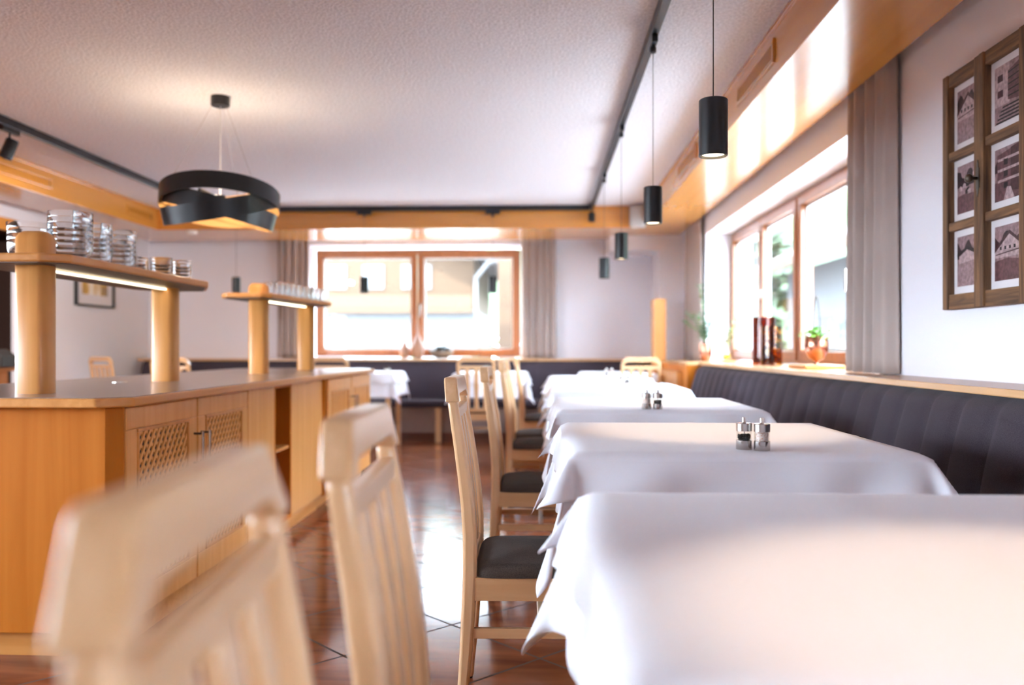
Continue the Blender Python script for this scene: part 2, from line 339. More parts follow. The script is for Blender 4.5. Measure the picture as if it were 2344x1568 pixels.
window('window_fill_right', 'y', 1.82, -2.2, -.8, .89, WZ1, [(-2.18, -1.51, 0), (-1.49, -.82, 0)], 'unseen two-sash wooden window added behind the viewer for fill light')  # added out of view to light the chairs from behind right
window('window_fill_left', 'y', -4.85, -1.0, 4.6, .75, 1.90, [(-.98, .85, 0), (.87, 2.72, 0), (2.74, 4.58, 0)], 'unseen wide wooden window in the left wall, sized for fill light')  # out of view; opening placed and sized as fill light from the left

# ------------------------------------------------------------------ curtains and rails
def curtain(label, axis, plane, a0, a1, z0, z1, folds, amp, ph=0, group='taupe curtains', taper=0.0):
    n_ = folds*14; rows = []
    for k in range(22):
        z = z0+(z1-z0)*k/21; row = []; w = 1-.0*k/21
        for i in range(n_+1):
            t_ = i/n_; a = a0+(a1-a0)*t_*(1-taper*k/21)+.006*math.sin(9*t_+3*k/21)
            d = amp*(math.sin(2*PI*folds*t_+ph+.5*math.sin(5*t_*folds))*.75+.3*math.sin(4.3*PI*folds*t_+1+ph))*(1-.25*k/21)
            row.append((a, plane+d, z) if axis == 'x' else (plane+d, a, z))
        rows.append(row)
    o = MB().grid(rows).build('curtain', 'curtain', smooth=180, solid=.003)
    return tag(o, label, 'curtain', group)
curtain('taupe curtain hanging left of the back window', 'x', 9.62, -3.04, -2.66, .89, 2.38, 5, .035, 0)
curtain('taupe curtain hanging right of the back window', 'x', 9.62, -.24, .17, .89, 2.38, 5, .035, 1.4)
curtain('large taupe curtain beside the framed photographs', 'y', 1.510, 3.71, 4.22, .89, 2.38, 4, .044, .9)
curtain('narrow taupe curtain in the far right corner by the potted plant', 'y', 1.515, 8.12, 8.85, .89, 2.38, 6, .030, 0)
tag(MB().box(1.505, 1.53, 3.0, 9.1, 2.385, 2.41).build('curtain_rail', 'blackp'), 'dark curtain rail in the slot above the window bench', 'rail')
tag(MB().box(-3.3, .5, 9.61, 9.63, 2.385, 2.41).build('curtain_rail', 'blackp'), 'dark curtain rail above the back window', 'rail')

# ------------------------------------------------------------------ soffit vents
def vent(x, y0, y1, z0, z1, s, label, dark=True):
    root = thing('air_vent', (x, (y0+y1)/2, z0), label, 'vent', group='wooden air vents in the soffits')
    h = (y1-y0)/2; H = z1-z0; e = .012*s
    b = MB(); fw = .02
    for q in ((-h, h, 0, fw), (-h, h, H-fw, H), (-h, -h+fw, fw, H-fw), (h-fw, h, fw, H-fw)):
        b.box(min(0, e), max(0, e), q[0], q[1], q[2], q[3])
    b.build('vent_frame', 'soffit', root, bevel=.002)
    b = MB(); n_ = int((y1-y0-.06)/.016)
    for i in range(n_):
        y = -h+.03+i*.016; b.box(min(0, e*.7), max(0, e*.7), y, y+.007, fw, H-fw)
    b.build('grille', 'soffit', root)
    MB().box(min(0, e*.1), max(0, e*.1), -h+fw, h-fw, fw, H-fw).build('vent_backing', 'darkwood', root)
vent(1.04, 3.80, 4.50, 2.275, 2.385, -1, 'wooden air vent in the right soffit, nearest the viewer')
vent(1.04, 5.70, 6.42, 2.275, 2.385, -1, 'wooden air vent in the right soffit, farther from the viewer')
vent(-3.95, 5.80, 6.68, 2.285, 2.375, 1, 'dark air vent in the left soffit, at the picture edge')
vent(-3.95, 7.92, 8.44, 2.285, 2.375, 1, 'dark air vent in the left soffit behind the ring pendant')
# speaker, smoke detector
sp_ = thing('wall_speaker', (.95, 8.40, 2.20), 'grey box loudspeaker in the corner of the soffits', 'speaker', math.radians(-20))
MB().box(-.07, .07, -.05, .07, 0, .21).build('speaker_cabinet', 'grey', sp_, bevel=.012); MB().box(-.055, .055, -.056, -.049, .015, .195).build('speaker_grille', 'grey', sp_, bevel=.003)
tag(MB().lathe([(.0, -.03), (.05, -.03), (.055, -.018), (.055, 0), (0, 0)], n=24).build('smoke_detector', 'white', smooth=40, loc=(-3.62, 8.64, SZ)), 'small white smoke detector under the back soffit', 'smoke detector')
# black lighting track
TZ = 2.385
b = MB(); t_ = .018
b.box(.5-t_, .5+t_, -1.0, 8.50, TZ, CE-.002); b.box(-3.33-t_, .5-t_, 8.50-2*t_, 8.50, TZ, CE-.002); b.box(-3.33-t_, -3.33+t_, -1.0, 8.50-2*t_, TZ, CE-.002)
tag(b.build('lighting_track', 'black', bevel=.003), 'black ceiling lighting track running round three sides', 'lighting track')

# ------------------------------------------------------------------ pendants
def make_pendant(loc, label, axis='y'):
    root = thing('pendant_lamp', (loc[0], loc[1], 0), label, 'pendant lamp', group='black cylinder pendants on the track')
    zt = 1.725; H = .165; R = .0415
    b = MB()
    if axis == 'y': b.box(-.014, .014, -.075, .075, 2.352, TZ)
    else: b.box(-.075, .075, -.014, .014, 2.352, TZ)
    b.lathe([(.012, 2.325), (.016, 2.33), (.016, 2.352)], n=16)
    b.build('track_adapter', 'black', root, bevel=.003)
    MB().tube([(0, 0, zt), (0, 0, 2.33)], .0016, 6).build('cable', 'blackp', root)
    MB().lathe([(0, zt), (R-.003, zt), (R, zt-.003), (R, zt-H+.001), (R-.0015, zt-H), (R-.004, zt-H), (R-.004, zt-H+.014), (.0, zt-H+.022)], n=48).build('lamp_shade', 'black', root, smooth=35)
    MB().lathe([(0, zt-H+.006), (R-.0095, zt-H+.006), (R-.0095, zt-H+.013), (0, zt-H+.013)], n=32).build('lamp_lens', 'lens', root)
    light('pendant_light', 'SPOT', (0, 0, zt-H-.006), PEND, (1, .74, .47), parent=root, spot_size=math.radians(62), spot_blend=.55, shadow_soft_size=.03)
    return root
PEND = 4.8
p0 = make_pendant((.5, 2.48), 'black cylinder pendant nearest the viewer, over the table with the sharp mills')
for y, lb in ((.75, 'black cylinder pendant above the empty table in the foreground'), (3.81, 'black cylinder pendant second nearest in the right row'), (5.32, 'black cylinder pendant third in the right row'), (6.77, 'black cylinder pendant last and smallest in the right row')):
    copy_tree(p0, (.5, y, 0), label=lb)
p1 = make_pendant((-.49, 8.48), 'black cylinder pendant in front of the right pane of the back window', 'x')
for x, lb in ((-1.79, 'black cylinder pendant in front of the left pane of the back window'), (-3.10, 'black cylinder pendant left of the back window')):
    copy_tree(p1, (x, 8.48, 0), label=lb)
# spotlights on the track
s_ = thing('track_spotlight', (-3.33, 5.18, 0), 'black track spotlight at the left picture edge', 'spotlight')
MB().box(-.016, .016, -.09, .09, 2.35, TZ).build('track_adapter', 'black', s_, bevel=.003)
MB().tube([(0, 0, 2.30), (0, 0, 2.352)], .007, 10).build('stem', 'black', s_)
k = MB().lathe([(0, .05), (.036, .05), (.038, .045), (.038, -.075), (.034, -.075), (.034, -.06), (0, -.055)], n=32).build('lamp_head', 'black', s_, smooth=35, loc=(0, 0, 2.262)); k.rotation_euler = (math.radians(-10), math.radians(16), 0)
light('track_spot_light', 'SPOT', (-3.36, 5.19, 2.17), 85, (1, .93, .90), parent=None, rot=(math.radians(58), 0, math.radians(22)), spot_size=math.radians(95), spot_blend=.9, shadow_soft_size=.04)
s_ = thing('track_spotlight', (.5, 8.44, 0), 'small black track spotlight at the far corner of the track', 'spotlight')
MB().tube([(0, 0, 2.35), (0, 0, TZ)], .01, 10).build('stem', 'black', s_)
MB().lathe([(0, 2.355), (.033, 2.355), (.035, 2.35), (.035, 2.265), (.031, 2.265), (.031, 2.28), (0, 2.285)], n=32).build('lamp_head', 'black', s_, smooth=35)

# ------------------------------------------------------------------ ring pendant
RX, RY = -1.835, 4.77
rg = thing('ring_pendant', (RX, RY, 0), 'large black pendant of interlaced metal bands lined in gold', 'pendant lamp')
MB().lathe([(0, 2.385), (.048, 2.385), (.053, 2.39), (.053, CE), (0, CE)], n=40).build('canopy', 'black', rg, smooth=35)
def band(R, zc, amp, az, h, name='band'):
    n_ = 120; th = .0025; t_ = math.asin(amp/R); az = math.radians(az)
    rot = Matrix.Rotation(t_, 3, Vector((math.sin(az), -math.cos(az), 0))); b = MB()
    for i in range(n_):
        a = 2*PI*i/n_
        for (rr, zz) in ((R+th, -h/2), (R+th, h/2), (R, h/2), (R, -h/2)):
            p_ = rot @ Vector((rr*math.cos(a), rr*math.sin(a), zz)); b.v.append((p_.x, p_.y, p_.z+zc))
    for i in range(n_):
        k, k2 = i*4, ((i+1) % n_)*4
        for j, m_ in ((0, 0), (1, 0), (2, 1), (3, 0)): b.f.append((k+j, k+(j+1) % 4, k2+(j+1) % 4, k2+j)); b.mi.append(m_)
    return b.build(name, ['black', 'gold'], rg, smooth=35)
band(.326, 1.845, .062, -82, .100)
band(.316, 1.808, .085, 60, .100)
band(.306, 1.797, .076, 178, .100)
b = MB()
for a in (90, 210, 330):
    c, s2 = math.cos(math.radians(a)), math.sin(math.radians(a)); b.tube([(.045*c, .045*s2, 2.39), (.305*c, .305*s2, 1.86)], .0012, 5)
b.build('suspension_wire', 'steel', rg)
MB().tube([(0, 0, 1.86), (0, 0, 2.39)], .003, 8).build('cable', 'white', rg)
b = MB(); b.box(-.30, .30, -.007, .007, 1.845, 1.86); b.box(-.007, .007, -.30, .30, 1.845, 1.86); b.lathe([(0, 1.83), (.03, 1.83), (.03, 1.875), (0, 1.875)], n=20)
b.build('lamp_arm', 'black', rg)
for (bx_, by_) in ((-.175, -.05), (.13, .0), (.0, .15), (0, -.16)):
    b = MB().lathe([(0, 1.80), (.013, 1.803), (.016, 1.82), (.012, 1.843), (0, 1.845)], bx_, by_, 0, n=16); b.build('bulb', 'bulb', rg, smooth=60)
light('ring_light', 'POINT', (-.1, -.02, 1.89), 2.4, (1, .80, .58), parent=rg, shadow_soft_size=.03)
light('ring_light', 'POINT', (.12, .03, 1.80), 1.3, (1, .80, .58), parent=rg, shadow_soft_size=.03)

# ------------------------------------------------------------------ benches
def channel_back(along, a0, a1, zb, zt, base, pitch, depth, name, parent, lean=.10, swap=False, thick=.07, puff=.018):
    """channel-tufted backrest; base = depth coordinate of the top front; front faces the negative side"""
    nch = max(1, round((a1-a0)/pitch)); p = (a1-a0)/nch; rows = []; NZ = 18
    for k in range(NZ+1):
        t_ = k/NZ; z = zb+(zt-zb)*t_
        top = math.sqrt(max(0, 1-((t_-.86)/.14)**2)) if t_ > .86 else 1
        row = []
        for i in range(nch*8+1):
            fr = (i % 8)/8; a = a0+p*i/8
            bul = math.sin(PI*fr)**.45 if fr > 0 else 0
            d = base - lean*(1-t_)**1.3 - .020*math.sin(PI*t_) - puff*bul*top + (1-top)*.035
            sl = .035*(t_-.5)                       # channels lean slightly along the bench
            aa = min(max(a+sl, a0), a1)
            row.append((aa, d, z) if along == 'x' else (d, aa, z))
        rows.append(row)
    # close to a solid: back face
    back = [[((p_[0], base+thick, p_[2]) if along == 'x' else (base+thick, p_[1], p_[2])) for p_ in rows[i]] for i in (NZ, 0)]
    allr = rows+[back[0], back[1], rows[0]]
    b = MB().grid(allr)
    return b.build(name, 'fabric', parent, smooth=60)
# right bench, from behind the viewer to y=7.04
rb = thing('upholstered_bench', (0, 0, 0), 'charcoal channel-stitched bench along the right window wall', 'bench')
channel_back('y', -1.4, 7.04, .44, .862, 1.30, .20, 0, 'backrest', rb)
b = MB(); b.prism([(.84, -1.4), (1.19, -1.4), (1.19, 7.04), (.84, 7.04)], .37, .455); b.build('seat', 'fabric', rb, bevel=.025, seg=4)
MB().box(.90, 1.34, -1.4, 7.04, .0, .37).build('bench_base', 'beech_y', rb)
MB().box(1.375, 1.54, -1.4, 7.04, .0, .86).build('bench_frame', 'beech_y', rb)
# back bench
bb = thing('upholstered_bench', (0, 0, 0), 'charcoal upholstered bench along the back wall under the street window', 'bench')
channel_back('x', -4.5, 1.1, .44, .862, 9.36, .24, 0, 'backrest', bb, lean=.07, puff=.006)
MB().box(-4.5, 1.1, 8.93, 9.27, .37, .45).build('seat', 'fabric', bb, bevel=.025, seg=4)
b = MB(); b.box(-4.5, 1.1, 9.02, 9.05, .1, .37); b.build('bench_base', 'brownboard', bb)
for x in (-4.3, -3.2, -2.2, -1.1, .0, 1.0):
    MB().box(x-.03, x+.03, 8.95, 9.01, 0, .37).build('leg', 'chair_z', bb, bevel=.004)
MB().box(-4.5, 1.1, 9.44, 9.7, 0, .86).build('bench_frame', 'beech_x', bb)
# corner cabinet and tall panel at the end of the right bench
cc = thing('corner_cabinet', (0, 0, 0), 'low beech cabinet closing the far end of the window bench', 'cabinet')
MB().box(1.21, XR-.01, 7.07, 8.50, 0, .862).build('cabinet_body', 'side', cc, bevel=.003)
MB().box(1.16, 1.21, 7.3, 8.48, .05, .80).build('side_panel', 'beech_z', cc, bevel=.003)
tag(MB().box(1.13, 1.25, 8.52, 8.78, .0, 1.50).build('wooden_partition', 'beech_z', bevel=.004), 'tall narrow beech panel standing in the far right corner', 'partition')

# ------------------------------------------------------------------ counter island
CT = .845
before_island = set(bpy.data.objects)
ctp = [(-2.40, 2.72), (-2.33, 2.65), (-1.395, 2.65), (-1.305, 2.72), (-1.305, 6.60), (-1.40, 6.74), (-2.33, 6.74), (-2.40, 6.64)]
def inset(pts, d):
    cx = sum(p[0] for p in pts)/len(pts); cy = sum(p[1] for p in pts)/len(pts); out = []
    for x, y in pts: out.append((x-math.copysign(d, x-cx), y-math.copysign(d, y-cy)))
    return out
wt = thing('worktop', (-1.85, 4.7, CT), 'brown worktop with beech nosing on the service island', 'worktop')
o = MB().prism([(x+1.85, y-4.7) for x, y in ctp], -.032, -.002).build('nosing', 'beech_y', wt, bevel=.006, seg=3)
o = MB().prism([(x+1.85, y-4.7) for x, y in inset(ctp, .014)], -.004, 0).build('top_surface', 'worktop', wt)
tag(MB().lathe([(0, 0), (.034, 0), (.034, .002), (0, .004)], n=24).build('cable_grommet', 'steel', smooth=40, loc=(-1.93, 3.86, CT)), 'round metal cable grommet set in the worktop', 'grommet')
XF = -1.362; BT = CT-.032; BZ = .083
def lattice_door(root, y0, y1, xf, z0, z1, hside, handle=True):
    """door in the plane x=xf facing +x"""
    t_ = .02; fr = .075; d = thing('door', (xf, (y0+y1)/2, z0), None, None); d.parent = root
    d.location = (xf-root.location.x, (y0+y1)/2-root.location.y, z0-root.location.z)
    h = (y1-y0)/2-.003; H = z1-z0
    b = MB(); b.box(0, t_, -h, h, 0, fr+.02); b.box(0, t_, -h, h, H-fr, H); b.box(0, t_, -h, -h+fr, fr+.02, H-fr); b.box(0, t_, h-fr, h, fr+.02, H-fr)
    # the door is one mesh: replace the empty by it
    bpy.data.objects.remove(d)
    d = b.build('door', 'door', root, bevel=.004, loc=(xf-root.location.x, (y0+y1)/2-root.location.y, z0-root.location.z))
    ya, yb, za, zb = -h+fr, h-fr, fr+.02, H-fr
    # inner moulding
    b = MB(); m_ = .012
    b.box(.004, .024, ya, yb, za, za+m_); b.box(.004, .024, ya, yb, zb-m_, zb); b.box(.004, .024, ya, ya+m_, za+m_, zb-m_); b.box(.004, .024, yb-m_, yb, za+m_, zb-m_)
    b.build('moulding', 'beech_z', d, bevel=.003)
    b = MB(); pitch = .030; sw = .0125; ang = math.radians(52)
    for sgn, x0 in ((1, .012), (-1, .0075)):
        dy, dz = math.cos(ang), math.sin(ang)*sgn; ny, nz = -dz, dy; cy, cz = (ya+yb)/2, (za+zb)/2
        L = math.hypot(yb-ya, zb-za)
        for i in range(-int(L/pitch)-1, int(L/pitch)+2):
            py, pz = cy+ny*i*pitch, cz+nz*i*pitch
            lo, hi = -9, 9
            for (p_, q_, a_, b_) in ((py, dy, ya, yb), (pz, dz, za, zb)):
                t0, t1 = (a_-p_)/q_, (b_-p_)/q_; lo = max(lo, min(t0, t1)); hi = min(hi, max(t0, t1))
            if hi-lo < .01: continue
            w = sw/2
            pts = [(py+dy*lo-ny*w, pz+dz*lo-nz*w), (py+dy*hi-ny*w, pz+dz*hi-nz*w), (py+dy*hi+ny*w, pz+dz*hi+nz*w), (py+dy*lo+ny*w, pz+dz*lo+nz*w)]
            b.prism_f(pts, lambda p_, s3, x0=x0: (x0+.0045*s3, min(max(p_[0], ya-.004), yb+.004), min(max(p_[1], za-.004), zb+.004)))
    b.build('lattice', 'door', d)
    MB().box(-.004, .0, ya, yb, za, zb).build('lattice_backing', 'darkwood', d)
    if handle:
        hy = (h-.028)*hside; hz = H-.125-.14
        b = MB(); b.tube([(.055, hy, hz), (.055, hy, hz+.135)], .006, 12); b.build('handle', 'steel', d, smooth=40)
        b = MB(); b.tube([(.018, hy, hz+.127), (.06, hy, hz+.127)], .0045, 10); b.tube([(.018, hy, hz+.01), (.06, hy, hz+.01)], .0045, 10); b.build('handle_post', 'bronze', d, smooth=40)
    return d
def cabinet(label, y0, y1, x0=-2.36):
    return thing('cabinet', ((x0+XF)/2, (y0+y1)/2, 0), label, 'cabinet')
def rel(root): return lambda x0, x1, y0, y1, z0, z1: (x0-root.location.x, x1-root.location.x, y0-root.location.y, y1-root.location.y, z0, z1)
c1 = cabinet('beech cabinet at the near end of the island with two lattice doors', 2.72, 3.94); R_ = rel(c1)
lx, ly = c1.location.x, c1.location.y
body = [(-2.36, 2.78), (-2.31, 2.72), (-1.40, 2.72), (XF-.001, 2.765), (XF-.001, 2.775), (XF-.022, 2.775), (XF-.022, 3.94), (-2.36, 3.94)]
MB().prism([(x-lx, y-ly) for x, y in body], BZ, BT).build('cabinet_body', 'side', c1, bevel=.002)
MB().prism([(x-lx, y-ly) for x, y in [(-2.33, 2.80), (-2.29, 2.755), (-1.42, 2.755), (-1.40, 2.79), (-1.40, 3.94), (-2.33, 3.94)]], 0, BZ).build('plinth', 'beech_x', c1)
lattice_door(c1, 2.78, 3.355, XF-.02, BZ+.01, BT-.008, 1); lattice_door(c1, 3.36, 3.935, XF-.02, BZ+.01, BT-.008, -1)
def plain(label, y0, y1):
    c = cabinet(label, y0, y1); r_ = rel(c)
    MB().box(*r_(-2.36, XF-.022, y0+.001, y1-.001, BZ, BT)).build('cabinet_body', 'side', c)
    MB().box(*r_(XF-.022, XF-.002, y0+.003, y1-.003, BZ+.01, BT-.006)).build('door', 'door', c, bevel=.003)
    MB().box(*r_(-2.33, -1.40, y0+.001, y1-.001, 0, BZ)).build('plinth', 'beech_y', c)
plain('narrow plain beech cabinet between the lattice doors and the open niche', 3.94, 4.33)
c3 = cabinet('open beech niche with a shelf in the side of the island', 4.33, 4.62); r_ = rel(c3)
b = MB(); b.box(*r_(-2.36, XF-.002, 4.331, 4.349, BZ, BT)); b.box(*r_(-2.36, XF-.002, 4.601, 4.619, BZ, BT)); b.box(*r_(-2.36, -1.75, 4.349, 4.601, BZ, BT)); b.box(*r_(-1.75, XF-.002, 4.349, 4.601, BZ, BZ+.02)); b.box(*r_(-1.75, XF-.002, 4.349, 4.601, BT-.02, BT))
b.build('cabinet_body', 'side', c3, bevel=.002)
MB().box(*r_(-1.75, XF-.01, 4.349, 4.601, .46, .478)).build('shelf', 'beech_y', c3, bevel=.002)
MB().box(*r_(-2.33, -1.40, 4.331, 4.619, 0, BZ)).build('plinth', 'beech_y', c3)
plain('wide plain beech cabinet after the open niche', 4.62, 5.27)
c5 = cabinet('beech cabinet at the far end of the island with two lattice doors', 5.27, 6.68); r_ = rel(c5); lx, ly = c5.location.x, c5.location.y
MB().prism([(x-lx, y-ly) for x, y in [(-2.36, 5.272), (-1.352, 5.272), (-1.352, 6.60), (-1.42, 6.68), (-2.36, 6.68)]], BZ, BT).build('cabinet_body', 'side', c5, bevel=.002)
MB().box(*r_(-2.33, -1.41, 5.272, 6.63, 0, BZ)).build('plinth', 'beech_y', c5)
lattice_door(c5, 5.29, 5.93, -1.35, BZ+.01, BT-.008, 1); lattice_door(c5, 5.94, 6.58, -1.35, BZ+.01, BT-.008, -1)
bk = thing('book', (-1.40, 4.375, .478), 'white paperback with dark red cover print standing in the niche', 'book', math.radians(8))
MB().box(-.145, 0, 0, .018, 0, .215).build('cover', 'paper', bk, bevel=.001); MB().box(-.142, .0015, .019, .0195, .05, .16).build('cover_print', 'sepia3', bk); MB().box(-.001, .001, .004, .014, .06, .17).build('spine_print', 'sepia3', bk)

# shelf racks on the island
def pillar(root, x, y, rz=0, top=1.405):
    w, d = .122, .095; n_ = 10; pts = []
    for (cx_, s_) in ((w/2-.03, 0), (-w/2+.03, PI)):
        for i in range(n_+1):
            a = -PI/2+s_+PI*i/n_; pts.append((cx_+.03*math.cos(a), d/2*math.sin(a)))
    b = MB(); L = root.location; z0, z1 = CT-L.z, top-L.z
    n2 = len(pts); lv = [(0, z0), (0, z1-.025), (.010, z1-.007), (.022, z1)]
    v = []
    for ins, z in lv:
        for px_, py_ in pts: v.append((px_*(1-ins/(w/2)), py_*(1-ins/(d/2)), z))
    f = [tuple(range(n2))[::-1], tuple(range(3*n2, 4*n2))]
    for k in range(3):
        for i in range(n2): f.append((k*n2+i, k*n2+(i+1) % n2, (k+1)*n2+(i+1) % n2, (k+1)*n2+i))
    b.add(v, f); o = b.build('pillar', 'beech_z', root, smooth=40, loc=(x-L.x, y-L.y, 0)); o.rotation_euler = (0, 0, rz); return o
def rack(label, P, pil, zb, led):
    cx = sum(p[0] for p in P)/len(P); cy = sum(p[1] for p in P)/len(P)
    r_ = thing('shelf_rack', (cx, cy, CT), label, 'shelf')
    for x, y, rz in pil: pillar(r_, x, y, rz)
    MB().prism([(x-cx, y-cy) for x, y in P], zb-CT+.0015, zb-CT+.031).build('shelf_board', 'beech_y', r_, bevel=.007, seg=3)
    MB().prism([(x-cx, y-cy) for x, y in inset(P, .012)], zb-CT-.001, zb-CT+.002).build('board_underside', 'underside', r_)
    (xa, ya), (xb, yb) = led
    b = MB(); b.sweep([(xa-cx, ya-cy, zb-CT-.008), (xb-cx, yb-cy, zb-CT-.008)], .005, .007, side=(0, 0, 1)); b.build('light_strip', 'led', r_)
    b = MB(); b.sweep([(xa-cx-.010, ya-cy, zb-CT-.008), (xb-cx-.010, yb-cy, zb-CT-.008)], .014, .008, side=(0, 0, 1)); b.build('strip_holder', 'steel', r_)
    return r_
Z1 = 1.287
rack('beech pillar shelf on the near half of the island carrying bowl stacks', [(-1.99, 2.86), (-1.93, 2.79), (-1.66, 2.79), (-1.584, 2.85), (-1.575, 4.0), (-1.68, 4.24), (-1.90, 4.26), (-1.99, 4.1)],
     [(-1.755, 2.928, 0), (-1.790, 4.02, 0)], Z1, ((-1.755, 2.98), (-1.765, 3.965)))
Z2 = 1.305
rack('beech pillar shelf on the far half of the island carrying upturned glasses', [(-1.95, 5.14), (-1.89, 5.06), (-1.68, 5.06), (-1.625, 5.11), (-1.515, 6.10), (-1.58, 6.25), (-1.80, 6.27), (-1.86, 6.2)],
     [(-1.757, 5.25, math.radians(3)), (-1.695, 6.08, math.radians(3))], Z2, ((-1.73, 5.31), (-1.68, 6.02)))

# glass bowls in stacks
def bowl_mesh(R, H):
    t_ = .0028; pr = [(0, 0), (R*.52, 0), (R*.62, .002), (R*.80, H*.16), (R*.93, H*.36), (R*.985, H*.6), (R, H-.003), (R-.0008, H), (R-t_+.0008, H), (R-t_, H-.003), (R-t_-.001, H*.6), (R*.93-t_, H*.37), (R*.80-t_, H*.2), (R*.6, .0055), (0, .0055)]
    return MB().lathe(pr, n=40)
b0 = bowl_mesh(.072, .075).build('glass_bowl', 'glass', smooth=60)
ords = ['topmost', 'second from the top', 'third from the top', 'fourth from the top', 'fifth from the top', 'sixth from the top', 'bottom']
first = [True]
def stack(x, y, z, n_, step, proto, what, where, group, rad=1.0):
    for i in range(n_):
        o = proto if first[0] else proto.copy()
        if not first[0]: COL.objects.link(o)
        first[0] = False
        o.location = (x+random.uniform(-.0008, .0008), y, z+i*step); o.scale = (rad, rad, 1)
        j = n_-1-i; w = 'bottom one' if i == 0 else ords[j]
        tag(o, '%s, %s of %s' % (what, w.replace(' from the top', ' down'), where), 'bowl' if 'bowl' in what else 'glass', group)
ZT1 = Z1+.0315
G1 = 'stacked glass bowls on the near shelf'
stack(-1.738, 3.115, ZT1, 6, .0215, b0, 'clear glass bowl', 'the tallest stack beside the near pillar', G1, 1.06)
stack(-1.793, 3.375, ZT1, 6, .0205, b0, 'clear glass bowl', 'the stack second from the near pillar', G1)
stack(-1.790, 3.575, ZT1, 6, .0205, b0, 'clear glass bowl', 'the stack third from the near pillar', G1, .95)
stack(-1.873, 3.08, ZT1, 4, .0215, b0, 'clear glass bowl', 'the stack half hidden behind the near pillar', G1, 1.0)
b1 = bowl_mesh(.047, .042).build('glass_dish', 'glass', smooth=60); first[0] = True
G2 = 'small stacked glass dishes on the near shelf'
stack(-1.80, 3.76, ZT1, 4, .015, b1, 'small glass bowl', 'the low stack just after the tall stacks', G2)
stack(-1.70, 3.78, ZT1, 4, .015, b1, 'small glass bowl', 'the low stack at the near shelf front edge', G2)
stack(-1.655, 3.895, ZT1, 4, .015, b1, 'small glass bowl', 'the low stack nearest the near shelf tip', G2, .9)
# upturned tumblers on far shelf
R0, H0 = .031, .085
b2 = MB().lathe([(0, H0), (R0*.80, H0), (R0*.84, H0-.003), (R0, 0), (R0-.002, 0), (R0*.80-.002, H0-.008), (0, H0-.009)], n=24).build('tumbler', 'glass', smooth=60)
k = 0; nm = ['first', 'second', 'third', 'fourth', 'fifth', 'sixth', 'seventh', 'eighth', 'ninth', 'tenth']
for row in range(2):
    for i in range(10):
        t_ = i/9; o = b2 if k == 0 else b2.copy()
        if k: COL.objects.link(o)
        o.location = (-1.655+.095*t_-.075*row, 5.34+.74*t_-.0*row, Z2+.0315); k += 1
        if row == 1 and i > 7: o.location.x -= .0
        tag(o, 'upturned clear tumbler, %s from the near end, %s row, far shelf' % (nm[i], 'front' if row == 0 else 'rear'), 'glass', 'upturned tumblers on the far shelf')

for o in bpy.data.objects:
    if o not in before_island and o.parent is None: o.location.y -= .055
